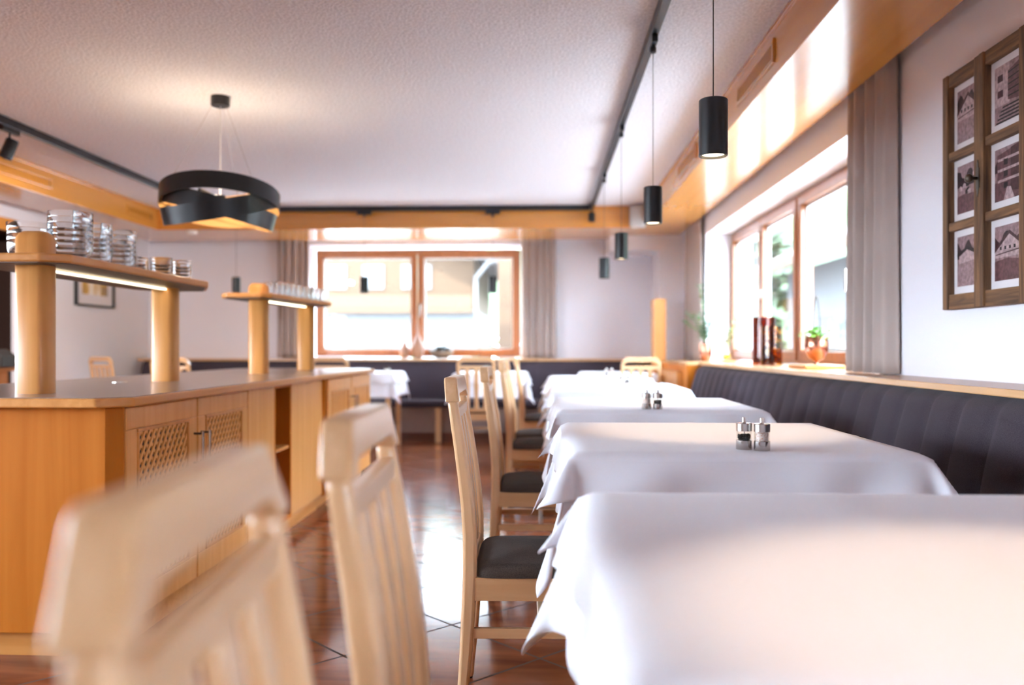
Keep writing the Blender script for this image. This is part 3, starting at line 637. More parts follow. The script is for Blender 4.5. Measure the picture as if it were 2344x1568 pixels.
# ------------------------------------------------------------------ chairs
def post_x(z):
    pts = [(0, -.219), (.18, -.203), (.42, -.190), (.55, -.193), (.70, -.212), (.87, -.240), (.95, -.252)]
    for (z0, x0), (z1, x1) in zip(pts, pts[1:]):
        if z <= z1: return x0+(x1-x0)*(z-z0)/(z1-z0)
    return pts[-1][1]
def smooth_x(z): return (post_x(z-.05 if z > .05 else 0)+post_x(z)+post_x(z+.05))/3
def make_chair(loc, rz, label, group):
    c = thing('dining_chair', loc, label, 'chair', rz, group)
    zs = [.0, .06, .12, .2, .3, .4, .5, .58, .66, .74, .80, .862]
    for s_ in (-1, 1):
        path = [(smooth_x(z), s_*(.166+(.004 if z < .4 else 0)), z+.004 if z == 0 else z) for z in zs]
        wh = [(.030 if z > .35 else .030, .026+.012*math.sin(PI*min(1, z/.87))) for z in zs]
        lg = MB().sweep(path, .032, .034, side=(0, 1, 0), wh=wh).build('leg', 'chair_z', c, smooth=50, bevel=.009, seg=3)
        MB().lathe([(0, 0), (.011, 0), (.011, .012), (0, .012)], smooth_x(0), s_*.170, 0, n=12).build('foot_cap', 'blackp', lg)
        pf = [(.185, s_*.180, .004), (.182, s_*.178, .2), (.180, s_*.176, .395)]
        lg = MB().sweep(pf, .034, .034, side=(0, 1, 0), wh=[(.024, .026), (.030, .032), (.034, .036)]).build('leg', 'chair_z', c, smooth=50, bevel=.006, seg=2)
        MB().lathe([(0, 0), (.010, 0), (.010, .012), (0, .012)], .185, s_*.180, 0, n=12).build('foot_cap', 'blackp', lg)
        MB().box(-.180, .165, s_*.170-.010, s_*.170+.010, .336, .397).build('seat_rail', 'chair_x', c, bevel=.002)
        MB().box(-.190, .172, s_*.170-.009, s_*.170+.009, .236, .263).build('stretcher', 'chair_x', c, bevel=.003)
    MB().box(.165, .185, -.16, .16, .336, .397).build('seat_rail', 'chair_y', c, bevel=.002)
    MB().box(-.205, -.187, -.155, .155, .336, .397).build('seat_rail', 'chair_y', c, bevel=.002)
    MB().box(-.012, .006, -.161, .161, .238, .260).build('stretcher', 'chair_y', c, bevel=.003)
    # top rail with chamfered corners and cut-out
    def tr(p_, s_):
        y, z = p_; return (smooth_x(z)+(-.018 if s_ == 0 else .018)+.012*(1-(y/.18)**2)*0, y, z)
    out = [(-.182, .858), (-.181, .866), (-.142, .916), (-.132, .922), (.132, .922), (.142, .916), (.181, .866), (.182, .858)]
    inn = [(.150, .858), (.148, .862), (.128, .874), (.118, .877), (-.118, .877), (-.128, .874), (-.148, .862), (-.150, .858)]
    b = MB(); n_ = 8
    v = [tr(p_, s_) for s_ in (0, 1) for p_ in out+inn[::-1]]
    f = []
    for i in range(n_-1):
        f += [(i, i+1, n_+i+1, n_+i), (16+i+1, 16+i, 16+n_+i, 16+n_+i+1), (i+1, i, 16+i, 16+i+1), (n_+i, n_+i+1, 16+n_+i+1, 16+n_+i)]
    f += [(0, n_, 16+n_, 16), (n_-1, 16+n_-1, 16+2*n_-1, 2*n_-1)]
    b.add(v, f).build('top_rail', 'chair_y', c, smooth=40, bevel=.007, seg=3)
    xb = smooth_x(.828)
    MB().box(xb-.011, xb+.011, -.153, .153, .812, .843).build('crossbar', 'chair_y', c, bevel=.004)
    xb = smooth_x(.44)
    MB().box(xb-.011, xb+.011, -.153, .153, .415, .445).build('crossbar', 'chair_y', c, bevel=.004)
    for y in (-.0835, 0, .0835):
        zz = [.44, .5, .58, .66, .74, .82]
        MB().sweep([(smooth_x(z), y, z) for z in zz], .040, .015, side=(0, 1, 0)).build('slat', 'chair_z', c, smooth=40, bevel=.004)
    # cushion
    rows = []; N = 20
    hx, hy = .187, .188; cx = .005
    for k in range(9):
        t_ = k/8; a = t_*PI/2; zz = .398+.035*math.sin(a); ins = .03*(1-math.cos(a))
        ring = []
        for i in range(64):
            q = 2*PI*i/64; e = .22; cxx = math.copysign(abs(math.cos(q))**e, math.cos(q)); syy = math.copysign(abs(math.sin(q))**e, math.sin(q))
            ring.append((cx+(hx-ins)*cxx, (hy-ins)*syy, zz))
        rows.append(ring)
    for sc in (.85, .65, .4, .15):
        ring = [(cx+(p_[0]-cx)*sc, p_[1]*sc, .433+.020*(1-sc**2)) for p_ in rows[8]]; rows.append(ring)
    v = [p_ for r in rows for p_ in r]; n2 = 64; f = [tuple(range(n2))[::-1]]
    for k in range(len(rows)-1):
        for i in range(n2): f.append((k*n2+i, k*n2+(i+1) % n2, (k+1)*n2+(i+1) % n2, (k+1)*n2+i))
    f.append(tuple(range((len(rows)-1)*n2, len(rows)*n2)))
    MB().add(v, f).build('seat', 'seat', c, smooth=60)
    return c
GA = 'beech chairs along the aisle side of the window tables'
ch = make_chair((.014, .575, 0), math.radians(5), 'pale beech chair in the near left corner, its blurred backrest closest to the viewer', GA)
for loc, rz, lb in (((.015, 1.075, 0), 2, 'beech chair second nearest, blurred backrest beside the foreground table'),
                    ((-.0, 2.40, 0), 1, 'sharp slat-back beech chair with brown seat at the second table'),
                    ((.0, 3.72, 0), 0, 'beech chair just behind the sharp chair, at the third table'),
                    ((.0, 5.22, 0), 0, 'beech chair at the fourth table, behind two closer chairs'),
                    ((.0, 5.78, 0), 0, 'beech chair close behind the chair at the fourth table'),
                    ((.03, 7.15, 0), 0, 'beech chair at the fifth table, farthest in the aisle row')):
    copy_tree(ch, loc, math.radians(rz), lb, GA)
GB = 'beech chairs in front of the back bench tables'
for loc, rz, lb in (((-.60, 7.98, 0), 90, 'beech chair, back to the viewer, at the back table left of the aisle'),
                    ((-1.96, 8.0, 0), 90, 'beech chair behind the far end of the island, at the back table'),
                    ((.90, 7.93, 0), 90, 'beech chair at the corner table by the tall wooden panel'),
                    ((-3.35, 7.75, 0), 90, 'reddish lit beech chair seen between the shelf pillars'),
                    ((-4.15, 8.25, 0), 60, 'beech chair near the left wall, partly behind the second shelf pillar')):
    copy_tree(ch, loc, math.radians(rz), lb, GB)

# ------------------------------------------------------------------ tables and cloths
TT = .762
def cloth(hx, hy, o, phm, lift, seed, name, out0=.004, phi0=4, flare=None):
    rnd = random.Random(seed); ph = [rnd.uniform(0, 6.28) for _ in range(12)]
    r0 = .010
    def axis(h):
        a = [-h-o+o*i/14 for i in range(14)]+[-h+.0]; a += [-h+.008, -h+.03]; n_ = 22
        a += [-h+.05+(2*h-.1)*i/n_ for i in range(n_+1)]; a += [h-.03, h-.008, h]+[h+o*(i+1)/14 for i in range(14)]; return a
    U_, V_ = axis(hx), axis(hy); rows = []
    for v in V_:
        row = []
        for u in U_:
            ax = max(0, abs(u)-hx); ay = max(0, abs(v)-hy); sx_ = 1 if u > 0 else -1; sy_ = 1 if v > 0 else -1
            if ax == 0 and ay == 0:
                ed = min(hx-abs(u), hy-abs(v)); z = lift-(.004*(1-ed/.008)**2 if ed < .008 else 0)
                z += .0012*math.exp(-(u/.006)**2)+.0012*math.exp(-((v)/.006)**2)
                row.append((u, v, z)); continue
            p0 = math.radians(phi0)
            if ax > 0 and ay == 0 or ay > 0 and ax == 0:
                a = ax or ay; along = v if ax > 0 else u; q = ph[(0 if sx_ > 0 else 1) if ax > 0 else (2 if sy_ > 0 else 3)]
                H_ = (hy if ax > 0 else hx)
                near = max(0, 1-(H_-abs(along))/.30)
                wav = (a/o)*(.011*math.sin(along*13+q)+.006*math.sin(along*31+2*q))+.006*math.sin(along*19+a*26+q)*min(1, a/.06)+(a/o)*.020*near**2*math.sin((H_-abs(along))*24)
                cre = -.003*math.exp(-(along/.012)**2)*(a/o)
                off = out0+(a*math.sin(p0))+wav+cre; z = lift-.004-a*math.cos(p0)
                if ax > 0: row.append((sx_*(hx+off), v, z))
                else: row.append((u, sy_*(hy+off), z))
                continue
            r = math.hypot(ax, ay); th = math.atan2(ay, ax); t_ = (th-PI/4)/(PI/4)
            env = (1-abs(t_)**1.6)
            key = (sx_, sy_); pm = math.radians(flare.get(key, phm) if flare else phm)
            phi = p0+(pm-p0)*env; az = PI/4+PI/4*math.copysign(abs(t_)**2.2, t_)
            az += .22*math.sin(th*6+ph[4+(sx_ > 0)+2*(sy_ > 0)])*env*(r/o)
            rr = r*(1-.03*env)
            row.append((sx_*(hx+out0*math.cos(az)+rr*math.sin(phi)*math.cos(az)), sy_*(hy+out0*math.sin(az)+rr*math.sin(phi)*math.sin(az)), lift-.004-rr*math.cos(phi)))
        rows.append(row)
    o_ = MB().grid(rows).build(name, 'cloth', smooth=180, fix=True)
    sb = o_.modifiers.new('solid', 'SOLIDIFY'); sb.thickness = .0012; sb.offset = 0
    return o_
def table(loc, label, group, hx=.385, hy=.385):
    t = thing('dining_table', loc, label, 'table', group=group)
    MB().box(-hx, hx, -hy, hy, TT-.030, TT-.002).build('tabletop', 'chair_x', t, bevel=.003)
    MB().box(-hx+.05, hx-.05, -hy+.05, hy-.05, TT-.10, TT-.030).build('apron', 'chair_x', t)
    for sx_ in (-1, 1):
        for sy_ in (-1, 1):
            x, y = sx_*(hx-.045), sy_*(hy-.045)
            MB().box(x-.025, x+.025, y-.025, y+.025, 0, TT-.03).build('leg', 'chair_z', t, bevel=.004)
    return t
TX = .465
rowy = [(1.0, 'foreground table'), (2.31, 'second table, with the sharp mills'), (3.65, 'third table from the viewer'), (5.35, 'fourth table from the viewer'), (7.0, 'fifth table, farthest of the window row')]
GT = 'tables along the window bench'
tb = table((TX, rowy[0][0], 0), 'beech table under the white cloths, the foreground table', GT)
for y, w in rowy[1:]: copy_tree(tb, (TX, y, 0), 0, 'beech table under the white cloths, the %s' % w, GT)
unders = [cloth(.388, .388, .235, 25, TT, 11, 'tablecloth'), cloth(.388, .388, .235, 22, TT, 5, 'tablecloth')]
overs = [cloth(.390, .390, .105, 38, TT+.0025, 21, 'table_overlay', out0=.014, phi0=9), cloth(.390, .390, .105, 36, TT+.0025, 8, 'table_overlay', out0=.014, phi0=9)]
used = set()
def place(o, loc, rz, label, cat, group):
    if o.name in used: o = o.copy(); COL.objects.link(o)
    used.add(o.name); o.location = loc; o.rotation_euler = (0, 0, rz); return tag(o, label, cat, group)
for i, (y, w) in enumerate(rowy):
    place(unders[i % 2], (TX, y, 0), 0 if i % 4 < 2 else PI, 'long white undercloth hanging low on the %s' % w, 'tablecloth', 'long undercloths of the window tables')
    place(overs[i % 2], (TX, y, 0), 0 if i % 4 < 2 else PI, 'short white top cloth on the %s' % w, 'tablecloth', 'short top cloths of the window tables')
GTB = 'tables along the back bench'
back_t = [((-.50, 8.47, 0), 'back table under the right half of the street window'), ((-1.79, 8.47, 0), 'back table under the left half of the street window'), ((-3.15, 8.35, 0), 'back table behind the near shelf'), ((.74, 8.42, 0), 'corner table beside the tall wooden panel')]
for loc, w in back_t:
    k = copy_tree(tb, loc, 0, 'beech table under white cloths, the %s' % w, GTB); k.scale = (.88, .88, 1)
    a = place(unders[1], loc, 0, 'long white undercloth on the %s' % w, 'tablecloth', 'undercloths of the back tables'); a.scale = (.88, .88, 1)
    a = place(overs[0], loc, 0, 'short white top cloth on the %s' % w, 'tablecloth', 'top cloths of the back tables'); a.scale = (.88, .88, 1)

# ------------------------------------------------------------------ salt and pepper mills
def mill(loc, salt, label, group):
    m_ = thing('salt_mill' if salt else 'pepper_mill', loc, label, 'salt mill' if salt else 'pepper mill', group=group)
    R = .0183
    MB().lathe([(0, 0), (R-.0005, 0), (R, .0008), (R, .0215), (R-.0008, .022), (0, .022)], n=40).build('mill_base', 'steel', m_, smooth=35)
    MB().lathe([(R-.0008, .022), (R-.0008, .043), (R-.0028, .043), (R-.0028, .022)], n=40, closed=True).build('container', 'jar', m_, smooth=35)
    MB().lathe([(0, .0435), (R, .0435), (R, .0605), (R-.0015, .062), (.0, .0628)], n=40).build('mill_head', 'steel', m_, smooth=35)
    MB().lathe([(0, .062), (.0058, .062), (.0046, .0655), (.0048, .0735), (.0042, .0748), (0, .0752)], n=24).build('knob', 'steel', m_, smooth=35)
    MB().tube([(0, 0, .023), (0, 0, .0433)], .0016, 8).build('spindle', 'steel', m_)
    rnd = random.Random(3); b = MB()
    if salt:
        b.lathe([(0, .0222), (R-.004, .0222), (R-.0038, .040), (R-.007, .0425), (0, .043)], n=28)
    else:
        b.lathe([(0, .0222), (R-.0055, .0222), (R-.0055, .034), (0, .0355)], n=20)
    N = 150 if salt else 130
    for i in range(N):
        a = rnd.uniform(0, 2*PI); zz = rnd.uniform(.0245, .0385 if salt else .0355); rr = R-.0052; r2 = .0016 if salt else .0020
        if zz > (.037 if salt else .0335): rr *= rnd.uniform(.2, 1)
        x, y = rr*math.cos(a), rr*math.sin(a)
        b.lathe([(0, -r2), (r2*.85, -r2*.5), (r2*.85, r2*.5), (0, r2)], x, y, zz, n=6)
    o = b.build('rock_salt' if salt else 'peppercorns', 'salt' if salt else 'pepper', m_, smooth=60); o['kind'] = 'stuff'
    return m_
GM = 'steel and glass mills standing in pairs'
zt = TT+.0034
pm = mill((.4715, 1.985, zt), False, 'steel pepper mill with black corns, left of the sharp pair on the second table', GM)
sm = mill((.5075, 1.965, zt), True, 'steel salt mill with pink salt, right of the sharp pair on the second table', GM)
for src, loc, lb in ((sm, (.407, 3.29), 'steel salt mill, left of the pair on the third table'), (pm, (.449, 3.285), 'steel pepper mill, right of the pair on the third table'),
                     (sm, (.493, 5.36), 'steel salt mill, left of the blurred pair on the fourth table'), (pm, (.540, 5.37), 'steel pepper mill, right of the blurred pair on the fourth table'),
                     (pm, (.535, 6.98), 'steel pepper mill, left of the pair on the fifth table'), (sm, (.580, 7.0), 'steel salt mill, right of the pair on the fifth table')):
    copy_tree(src, (loc[0], loc[1], zt), label=lb)
o = thing('glass_tealight', (-1.52, 8.30, zt), 'small clear glass candle holder on the back table behind the island', 'candle holder')
MB().lathe([(0, 0), (.035, 0), (.038, .055), (.034, .055), (.031, .006), (0, .006)], n=24).build('holder', 'jar', o, smooth=40); MB().lathe([(0, .007), (.028, .007), (.028, .03), (0, .03)], n=20).build('candle', 'white', o, smooth=40)

# ------------------------------------------------------------------ window sill objects
SL = .886
def leaf(b, p, d, up, L, w, mi=0):
    d = Vector(d).normalized(); s_ = d.cross(Vector(up)).normalized(); n_ = s_.cross(d); p = Vector(p)
    pts = [p, p+d*L*.35+s_*w/2-n_*w*.12, p+d*L*.35-s_*w/2-n_*w*.12, p+d*L*.72+s_*w*.36-n_*w*.25, p+d*L*.72-s_*w*.36-n_*w*.25, p+d*L-n_*w*.45, p+d*L*.35, p+d*L*.72-n_*w*.12]
    b.add([tuple(q) for q in pts], [(0, 6, 1), (0, 2, 6), (1, 6, 7, 3), (2, 4, 7, 6), (3, 7, 5), (4, 5, 7)], mi)
pl = thing('potted_plant', (1.515, 7.86, SL), 'green leafy plant in a copper pot at the far end of the window sill', 'plant')
MB().lathe([(0, 0), (.035, 0), (.045, .008), (.056, .05), (.058, .10), (.053, .165), (.050, .165), (.053, .10), (.045, .02), (0, .015)], n=32).build('pot', 'copper', pl, smooth=50)
MB().lathe([(0, .14), (.052, .14), (.0, .147)], n=20).build('soil', 'soil', pl)
rnd = random.Random(4); fb = MB(); stb = MB()
for (dx, dy, H_) in ((-.03, .02, .55), (.02, -.03, .46), (-.09, .03, .30), (.07, .05, .32), (.0, .07, .40), (-.06, -.06, .26), (.05, -.09, .30), (-.12, -.02, .22)):
    path = [(dx*t_*t_*1.6, dy*t_*t_*1.6, .14+H_*t_) for t_ in (0, .25, .5, .75, 1)]; stb.tube(path, .003, 5)
    for k in range(9):
        t_ = .25+.75*k/8; x, y, z = dx*t_*t_*1.6, dy*t_*t_*1.6, .14+H_*t_
        for sg in (-1, 1):
            a = rnd.uniform(0, 2*PI); leaf(fb, (x, y, z), (math.cos(a)*sg, math.sin(a)*sg, .45), (0, 0, 1), .075, .036)
fb.build('foliage', 'leaf', pl, smooth=180, fix=False); stb.build('stem', 'stem', pl)
tag(MB().box(-.07, .07, -.06, .06, 0, .014).build('wooden_board', 'beech_y', bevel=.004, loc=(1.66, 7.66, SL)), 'small pale wooden board under the glass vase on the far sill', 'board')
vs = thing('glass_vase', (1.66, 7.66, SL+.014), 'round clear glass vase with yellow water and a green sprig', 'vase')
MB().lathe([(0, 0), (.025, 0), (.036, .02), (.038, .045), (.028, .08), (.016, .10), (.018, .125), (.016, .125), (.014, .10), (.026, .08), (.035, .045), (.033, .02), (0, .004)], n=28).build('vase_glass', 'jar', vs, smooth=60)
M['yellow'] = mat('yellow_oil', (.75, .50, .03), .1)
MB().lathe([(0, .005), (.032, .02), (.0345, .045), (0, .046)], n=24).build('liquid', 'yellow', vs, smooth=60)
fb = MB(); stb = MB()
for (dx, dy, H_) in ((.06, -.10, .33), (.03, -.16, .28), (-.02, -.04, .20), (.08, -.04, .24)):
    path = [(dx*t_*t_*1.3, dy*t_*t_*1.3, .05+H_*t_) for t_ in (0, .3, .6, 1)]; stb.tube(path, .0018, 5)
    for k in range(9):
        t_ = .35+.65*k/8; a = rnd.uniform(0, 6.28); leaf(fb, (dx*t_*t_*1.3, dy*t_*t_*1.3, .05+H_*t_), (math.cos(a), math.sin(a), .6), (0, 0, 1), .06, .026)
fb.build('foliage', 'leaf', vs, smooth=180, fix=False); stb.build('stem', 'yellow', vs)
def cyl_vase(x, y, R, H_, m_, label, cat='vase'):
    return tag(MB().lathe([(0, 0), (R, 0), (R, H_), (R-.005, H_), (R-.005, .012), (0, .012)], n=40).build('glass_cylinder_vase', m_, smooth=40, loc=(x, y, SL)), label, cat)
cyl_vase(1.60, 6.14, .082, .34, 'brownglass', 'tall dark brown glass cylinder vase on the window sill')
noise_ = M['amber'].node_tree; tcx = noise_.nodes.new('ShaderNodeTexCoord'); nx = noise_.nodes.new('ShaderNodeTexNoise'); nx.inputs['Scale'].default_value = 38; nx.inputs['Detail'].default_value = 2
rx = noise_.nodes.new('ShaderNodeValToRGB'); rx.color_ramp.elements[0].position = .44; rx.color_ramp.elements[1].position = .56
rx.color_ramp.elements[0].color = (.42, .15, .03, 1); rx.color_ramp.elements[1].color = (1.0, .72, .25, 1)
noise_.links.new(tcx.outputs['Object'], nx.inputs['Vector']); noise_.links.new(nx.outputs[0], rx.inputs[0])
for nd in noise_.nodes:
    if nd.type == 'BSDF_TRANSPARENT': noise_.links.new(rx.outputs[0], nd.inputs[0])
cyl_vase(1.57, 5.83, .072, .265, 'amber', 'shorter mottled amber glass cylinder vase before the dark one')
tag(MB().box(-.11, .11, -.17, .17, 0, .022).build('wooden_board', 'beech_y', bevel=.008, seg=3, loc=(1.57, 4.90, SL)), 'rectangular pale wooden board under the copper hanging planter', 'board')
cp = thing('copper_planter', (1.575, 4.90, SL+.022), 'copper egg-shaped planter with a tall ring handle and green herb', 'planter')
MB().lathe([(0, 0), (.012, .0), (.012, .006), (.006, .012), (.012, .02), (.04, .035), (.062, .075), (.068, .11), (.062, .15), (.058, .165), (.055, .165), (.060, .15), (.065, .11), (.058, .075), (.036, .04), (0, .03)], n=36).build('bowl', 'copper', cp, smooth=60)
MB().tube([(.0, .068*math.cos(a), .135+.255*math.sin(a)) if a >= 0 else (0, .068*math.cos(a), .135) for a in [PI*i/24 for i in range(25)]], .0035, 8).build('ring_handle', 'bronze', cp, smooth=60)
fb = MB()
for i in range(90):
    a = rnd.uniform(0, 6.28); r_ = rnd.uniform(0, .075); leaf(fb, (r_*math.cos(a), r_*math.sin(a)*1.15, .155+rnd.uniform(0, .05)-.02*r_/.07), (math.cos(a), math.sin(a), rnd.uniform(.1, 1)), (0, 0, 1), .04, .028)
fb.build('foliage', 'leafbright', cp, smooth=180, fix=False)
# on the back sill
M['clay'] = mat('pale_brown_clay', (.34, .21, .16), .6)
def bottle(x, H_, R, label):
    return tag(MB().lathe([(0, 0), (R*.6, 0), (R*.9, H_*.12), (R, H_*.25), (R*.85, H_*.42), (R*.35, H_*.62), (R*.2, H_*.75), (R*.16, H_*.95), (R*.2, H_), (R*.12, H_), (0, H_*.9)], n=28).build('bottle_vase', 'clay', smooth=60, loc=(x, 9.80, SL)), label, 'vase', 'clay vases on the back sill')
bottle(-1.595, .27, .062, 'shorter brown bottle-shaped vase on the sill of the back window')
bottle(-1.44, .40, .075, 'taller brown bottle-shaped vase on the sill of the back window')
gb = thing('planter_bowl', (-1.16, 9.80, SL), 'wide grey bowl with a dark succulent on the back sill', 'planter')
M['stone'] = mat('grey_stone', (.20, .18, .17), .7)
MB().lathe([(0, 0), (.06, 0), (.11, .03), (.15, .085), (.145, .085), (.1, .04), (0, .03)], n=32).build('bowl', 'stone', gb, smooth=50)
M['darkleaf'] = mat('dark_succulent', (.045, .05, .045), .6); fb = MB()
for i in range(90):
    a = rnd.uniform(0, 6.28); r_ = rnd.uniform(0, .10); leaf(fb, (r_*math.cos(a), r_*math.sin(a)*.8, .06+.05*(1-r_/.1)), (math.cos(a), math.sin(a), rnd.uniform(.3, 2)), (0, 0, 1), .07, .03)
fb.build('succulent', 'darkleaf', gb, smooth=180, fix=False)

# ------------------------------------------------------------------ framed photographs in an old window frame
FX = 1.543; FY0, FY1 = 2.70, 3.25; FZ0, FZ1 = 1.145, 2.02
ff = thing('old_window_frame', (FX, (FY0+FY1)/2, FZ0), 'weathered old window frame holding six sepia photographs on the right wall', 'picture frame')
def fbx(b, y0, y1, z0, z1, x0, x1, mi=0): b.box(x0, x1, y0-(FY0+FY1)/2, y1-(FY0+FY1)/2, z0-FZ0, z1-FZ0, mi)
ym = 2.985; cols = [(ym+.034, FY1-.040), (FY0+.040, ym-.034)]   # far (left in view) and near columns
rz_ = [(FZ0+.055, FZ0+.290), (FZ0+.322, FZ0+.550), (FZ0+.582, FZ1-.048)]
b = MB(); fbx(b, FY1-.040, FY1, FZ0, FZ1, -.028, .016); b.build('stile', 'oldwood', ff, bevel=.003)
b = MB(); fbx(b, FY0, FY0+.040, FZ0, FZ1, -.028, .016); b.build('stile', 'oldwood', ff, bevel=.003)
b = MB(); fbx(b, ym+.002, ym+.034, FZ0, FZ1, -.028, .016); b.build('stile', 'oldwood', ff, bevel=.003)
b = MB(); fbx(b, ym-.034, ym-.002, FZ0, FZ1, -.031, .016); b.build('stile', 'oldwood', ff, bevel=.003)
for c0, c1_ in cols:
    zz = [FZ0]+[q for r2 in rz_ for q in r2]+[FZ1]
    for k in range(0, 8, 2):
        b = MB(); fbx(b, c0, c1_, zz[k], zz[k+1], -.024, .016); b.build('rail', 'oldwood_y', ff, bevel=.003)
rnd = random.Random(12)
def photo(c0, c1_, z0, z1, kind):
    b = MB(); fbx(b, c0, c1_, z0, z1, -.002, .004); p_ = b.build('photograph', 'paper', ff)
    yc = (c0+c1_)/2-(FY0+FY1)/2; w = (c1_-c0)/2-.024; za, zb = z0+.028-FZ0, z1-.024-FZ0; H_ = zb-za
    def poly(b, pts, mi, lay):   # pts in unit square, u from the viewer's left (far, +y) to right
        b.add([(-.0026-.0003*lay, yc+w-2*w*u, za+H_*v) for u, v in pts], [tuple(range(len(pts)))], mi)
    b = MB(); q = rnd.uniform
    poly(b, [(0, 0), (1, 0), (1, 1), (0, 1)], 0, 0)                         # sky
    poly(b, [(0, .55)]+[(i/12, .80+.1*math.sin(i*.9+kind)+q(-.03, .03)) for i in range(13)]+[(1, .55)], 1, 1)   # wooded hill
    if kind in (0, 3):        # gabled farmhouse
        poly(b, [(.02, .42), (.98, .42), (.98, .60), (.55, .84), (.02, .55)], 2, 2); poly(b, [(.0, .52), (.55, .83), (1, .60), (1, .66), (.55, .90), (0, .6)], 3, 3)
        for i in range(4): poly(b, [(.2+i*.17, .56), (.27+i*.17, .56), (.27+i*.17, .62), (.2+i*.17, .62)], 5, 4)
        poly(b, [(.05, .47), (.95, .52), (.95, .54), (.05, .49)], 3, 4)
    elif kind == 1:           # village among trees
        for i in range(9):
            x, z = q(.0, .8), q(.35, .72); poly(b, [(x, z), (x+.16, z), (x+.16, z+.07), (x+.08, z+.11), (x, z+.07)], 2 if i % 2 else 5, 2+i)
    elif kind == 4:           # house front with steps and railings
        poly(b, [(0, .3), (.55, .3), (.55, 1), (0, 1)], 2, 2); poly(b, [(.5, .35), (1, .3), (1, .95), (.5, .85)], 4, 3)
        for i in range(5): poly(b, [(.5, .40+i*.1), (1, .40+i*.11), (1, .425+i*.11), (.5, .425+i*.1)], 5, 4)
        for z in (.45, .72): poly(b, [(.12, z), (.32, z), (.32, z+.12), (.12, z+.12)], 3, 5)
        for i in range(5): poly(b, [(.05+.06*i, .06*i), (1, .06*i), (1, .06*i+.03), (.08+.06*i, .06*i+.03)], 5, 6)
    elif kind == 5:           # house with balconies
        poly(b, [(.1, .2), (.75, .2), (.75, .95), (.1, .88)], 4, 2); poly(b, [(.6, .15), (1, .1), (1, 1), (.6, .95)], 3, 3)
        for i in range(3): poly(b, [(.12, .35+i*.2), (.9, .36+i*.2), (.9, .41+i*.2), (.12, .40+i*.2)], 2, 4); poly(b, [(.35, .22+i*.22), (.5, .22+i*.22), (.5, .33+i*.22), (.35, .33+i*.22)], 5, 5)
        poly(b, [(.35, 0), (.75, 0), (.62, .22), (.48, .24)], 2, 6)
    else:                     # valley road
        poly(b, [(.1, .45), (.9, .5), (.9, .62), (.5, .72), (.1, .6)], 2, 2); poly(b, [(.0, .6), (.5, .72), (1, .62), (1, .68), (.5, .78), (0, .66)], 5, 3)
    poly(b, [(0, 0), (1, 0), (1, .34), (.5, .40), (0, .36)], 4 if kind % 2 else 0, 7 if kind in (4, 5) and False else 1.5)
    b.build('print', ['sepia%d' % i for i in range(6)], p_, fix=False)
k = 0
kinds = {(0, 2): 0, (0, 1): 1, (0, 0): 2, (1, 2): 4, (1, 1): 5, (1, 0): 3}
for ci, (c0, c1_) in enumerate(cols):
    for ri, (z0, z1) in enumerate(rz_): photo(c0, c1_, z0, z1, kinds[(ci, ri)])
kb = MB(); ky = ym-.004-(FY0+FY1)/2; kz = .445
kb.box(-.0355, -.031, ky-.010, ky+.010, kz-.035, kz+.035)
for s2 in (-1, 1): kb.prism_f([(ky-.008, kz+s2*.033), (ky+.008, kz+s2*.033), (ky+.005, kz+s2*.052), (ky, kz+s2*.066), (ky-.005, kz+s2*.052)], lambda p_, s3: (-.035+.003*s3, p_[0], p_[1]))
kp = kb.build('knob_plate', 'bronze', ff, bevel=.002)
o = MB().lathe([(0, 0), (.006, 0), (.006, .016), (.013, .021), (.016, .029), (.012, .038), (0, .041)], n=24).build('knob', 'bronze', ff, smooth=60); o.location = (-.035, ky, kz); o.rotation_euler = (0, -PI/2, 0)
# picture on the left wall
fp = thing('framed_picture', (XL, 8.53, 1.43), 'yellow abstract picture in a thin dark frame on the left wall', 'picture')
b = MB(); h, H_, t_ = .37, .60, .018
b.box(.0, .035, -h, h, 0, t_); b.box(0, .035, -h, h, H_-t_, H_); b.box(0, .035, -h, -h+t_, t_, H_-t_); b.box(0, .035, h-t_, h, t_, H_-t_); b.build('picture_frame', 'blackp', fp, bevel=.002)
MB().box(.002, .012, -h+t_, h-t_, t_, H_-t_).build('mount', 'paper', fp)
M['art'] = mat('yellow_brush_art', (.8, .5, .1), .6); no_, mp_ = noise_color(M['art'], (.9, .86, .8), (.62, .36, .04), (1, 2.2, 1.6), 2.6, 2, .42, .56, distort=.6)
cr = [n_ for n_ in M['art'].node_tree.nodes if n_.type == 'VALTORGB'][0].color_ramp; e = cr.elements.new(.66); e.color = (.35, .22, .09, 1); e = cr.elements.new(.72); e.color = (.15, .16, .2, 1)
MB().box(.012, .0135, -h+.13, h-.12, .12, H_-.09).build('painting', 'art', fp)
# desk with till at the far left
dk = thing('service_desk', (-4.40, 6.35, 0), 'small beech desk at the left picture edge', 'desk')
MB().box(-.19, .27, -.15, .15, .825, .855).build('desktop', 'beech_y', dk, bevel=.006); MB().box(-.18, .22, -.13, .13, 0, .825).build('desk_body', 'beech_z', dk, bevel=.003)
tl = thing('card_terminal', (-4.19, 6.36, .855), 'black till printer on the beech desk', 'till')
MB().prism_f([(-.1, 0), (.1, 0), (.1, .09), (.03, .14), (-.1, .14)], lambda p_, s3: (p_[0], -.09+.18*s3, p_[1])).build('printer_body', 'blackp', tl, bevel=.008)
M['screen'] = mat('grey_screen', (.25, .28, .3), .2); MB().box(-.05, .02, -.0935, -.0905, .05, .10).build('display', 'screen', tl)

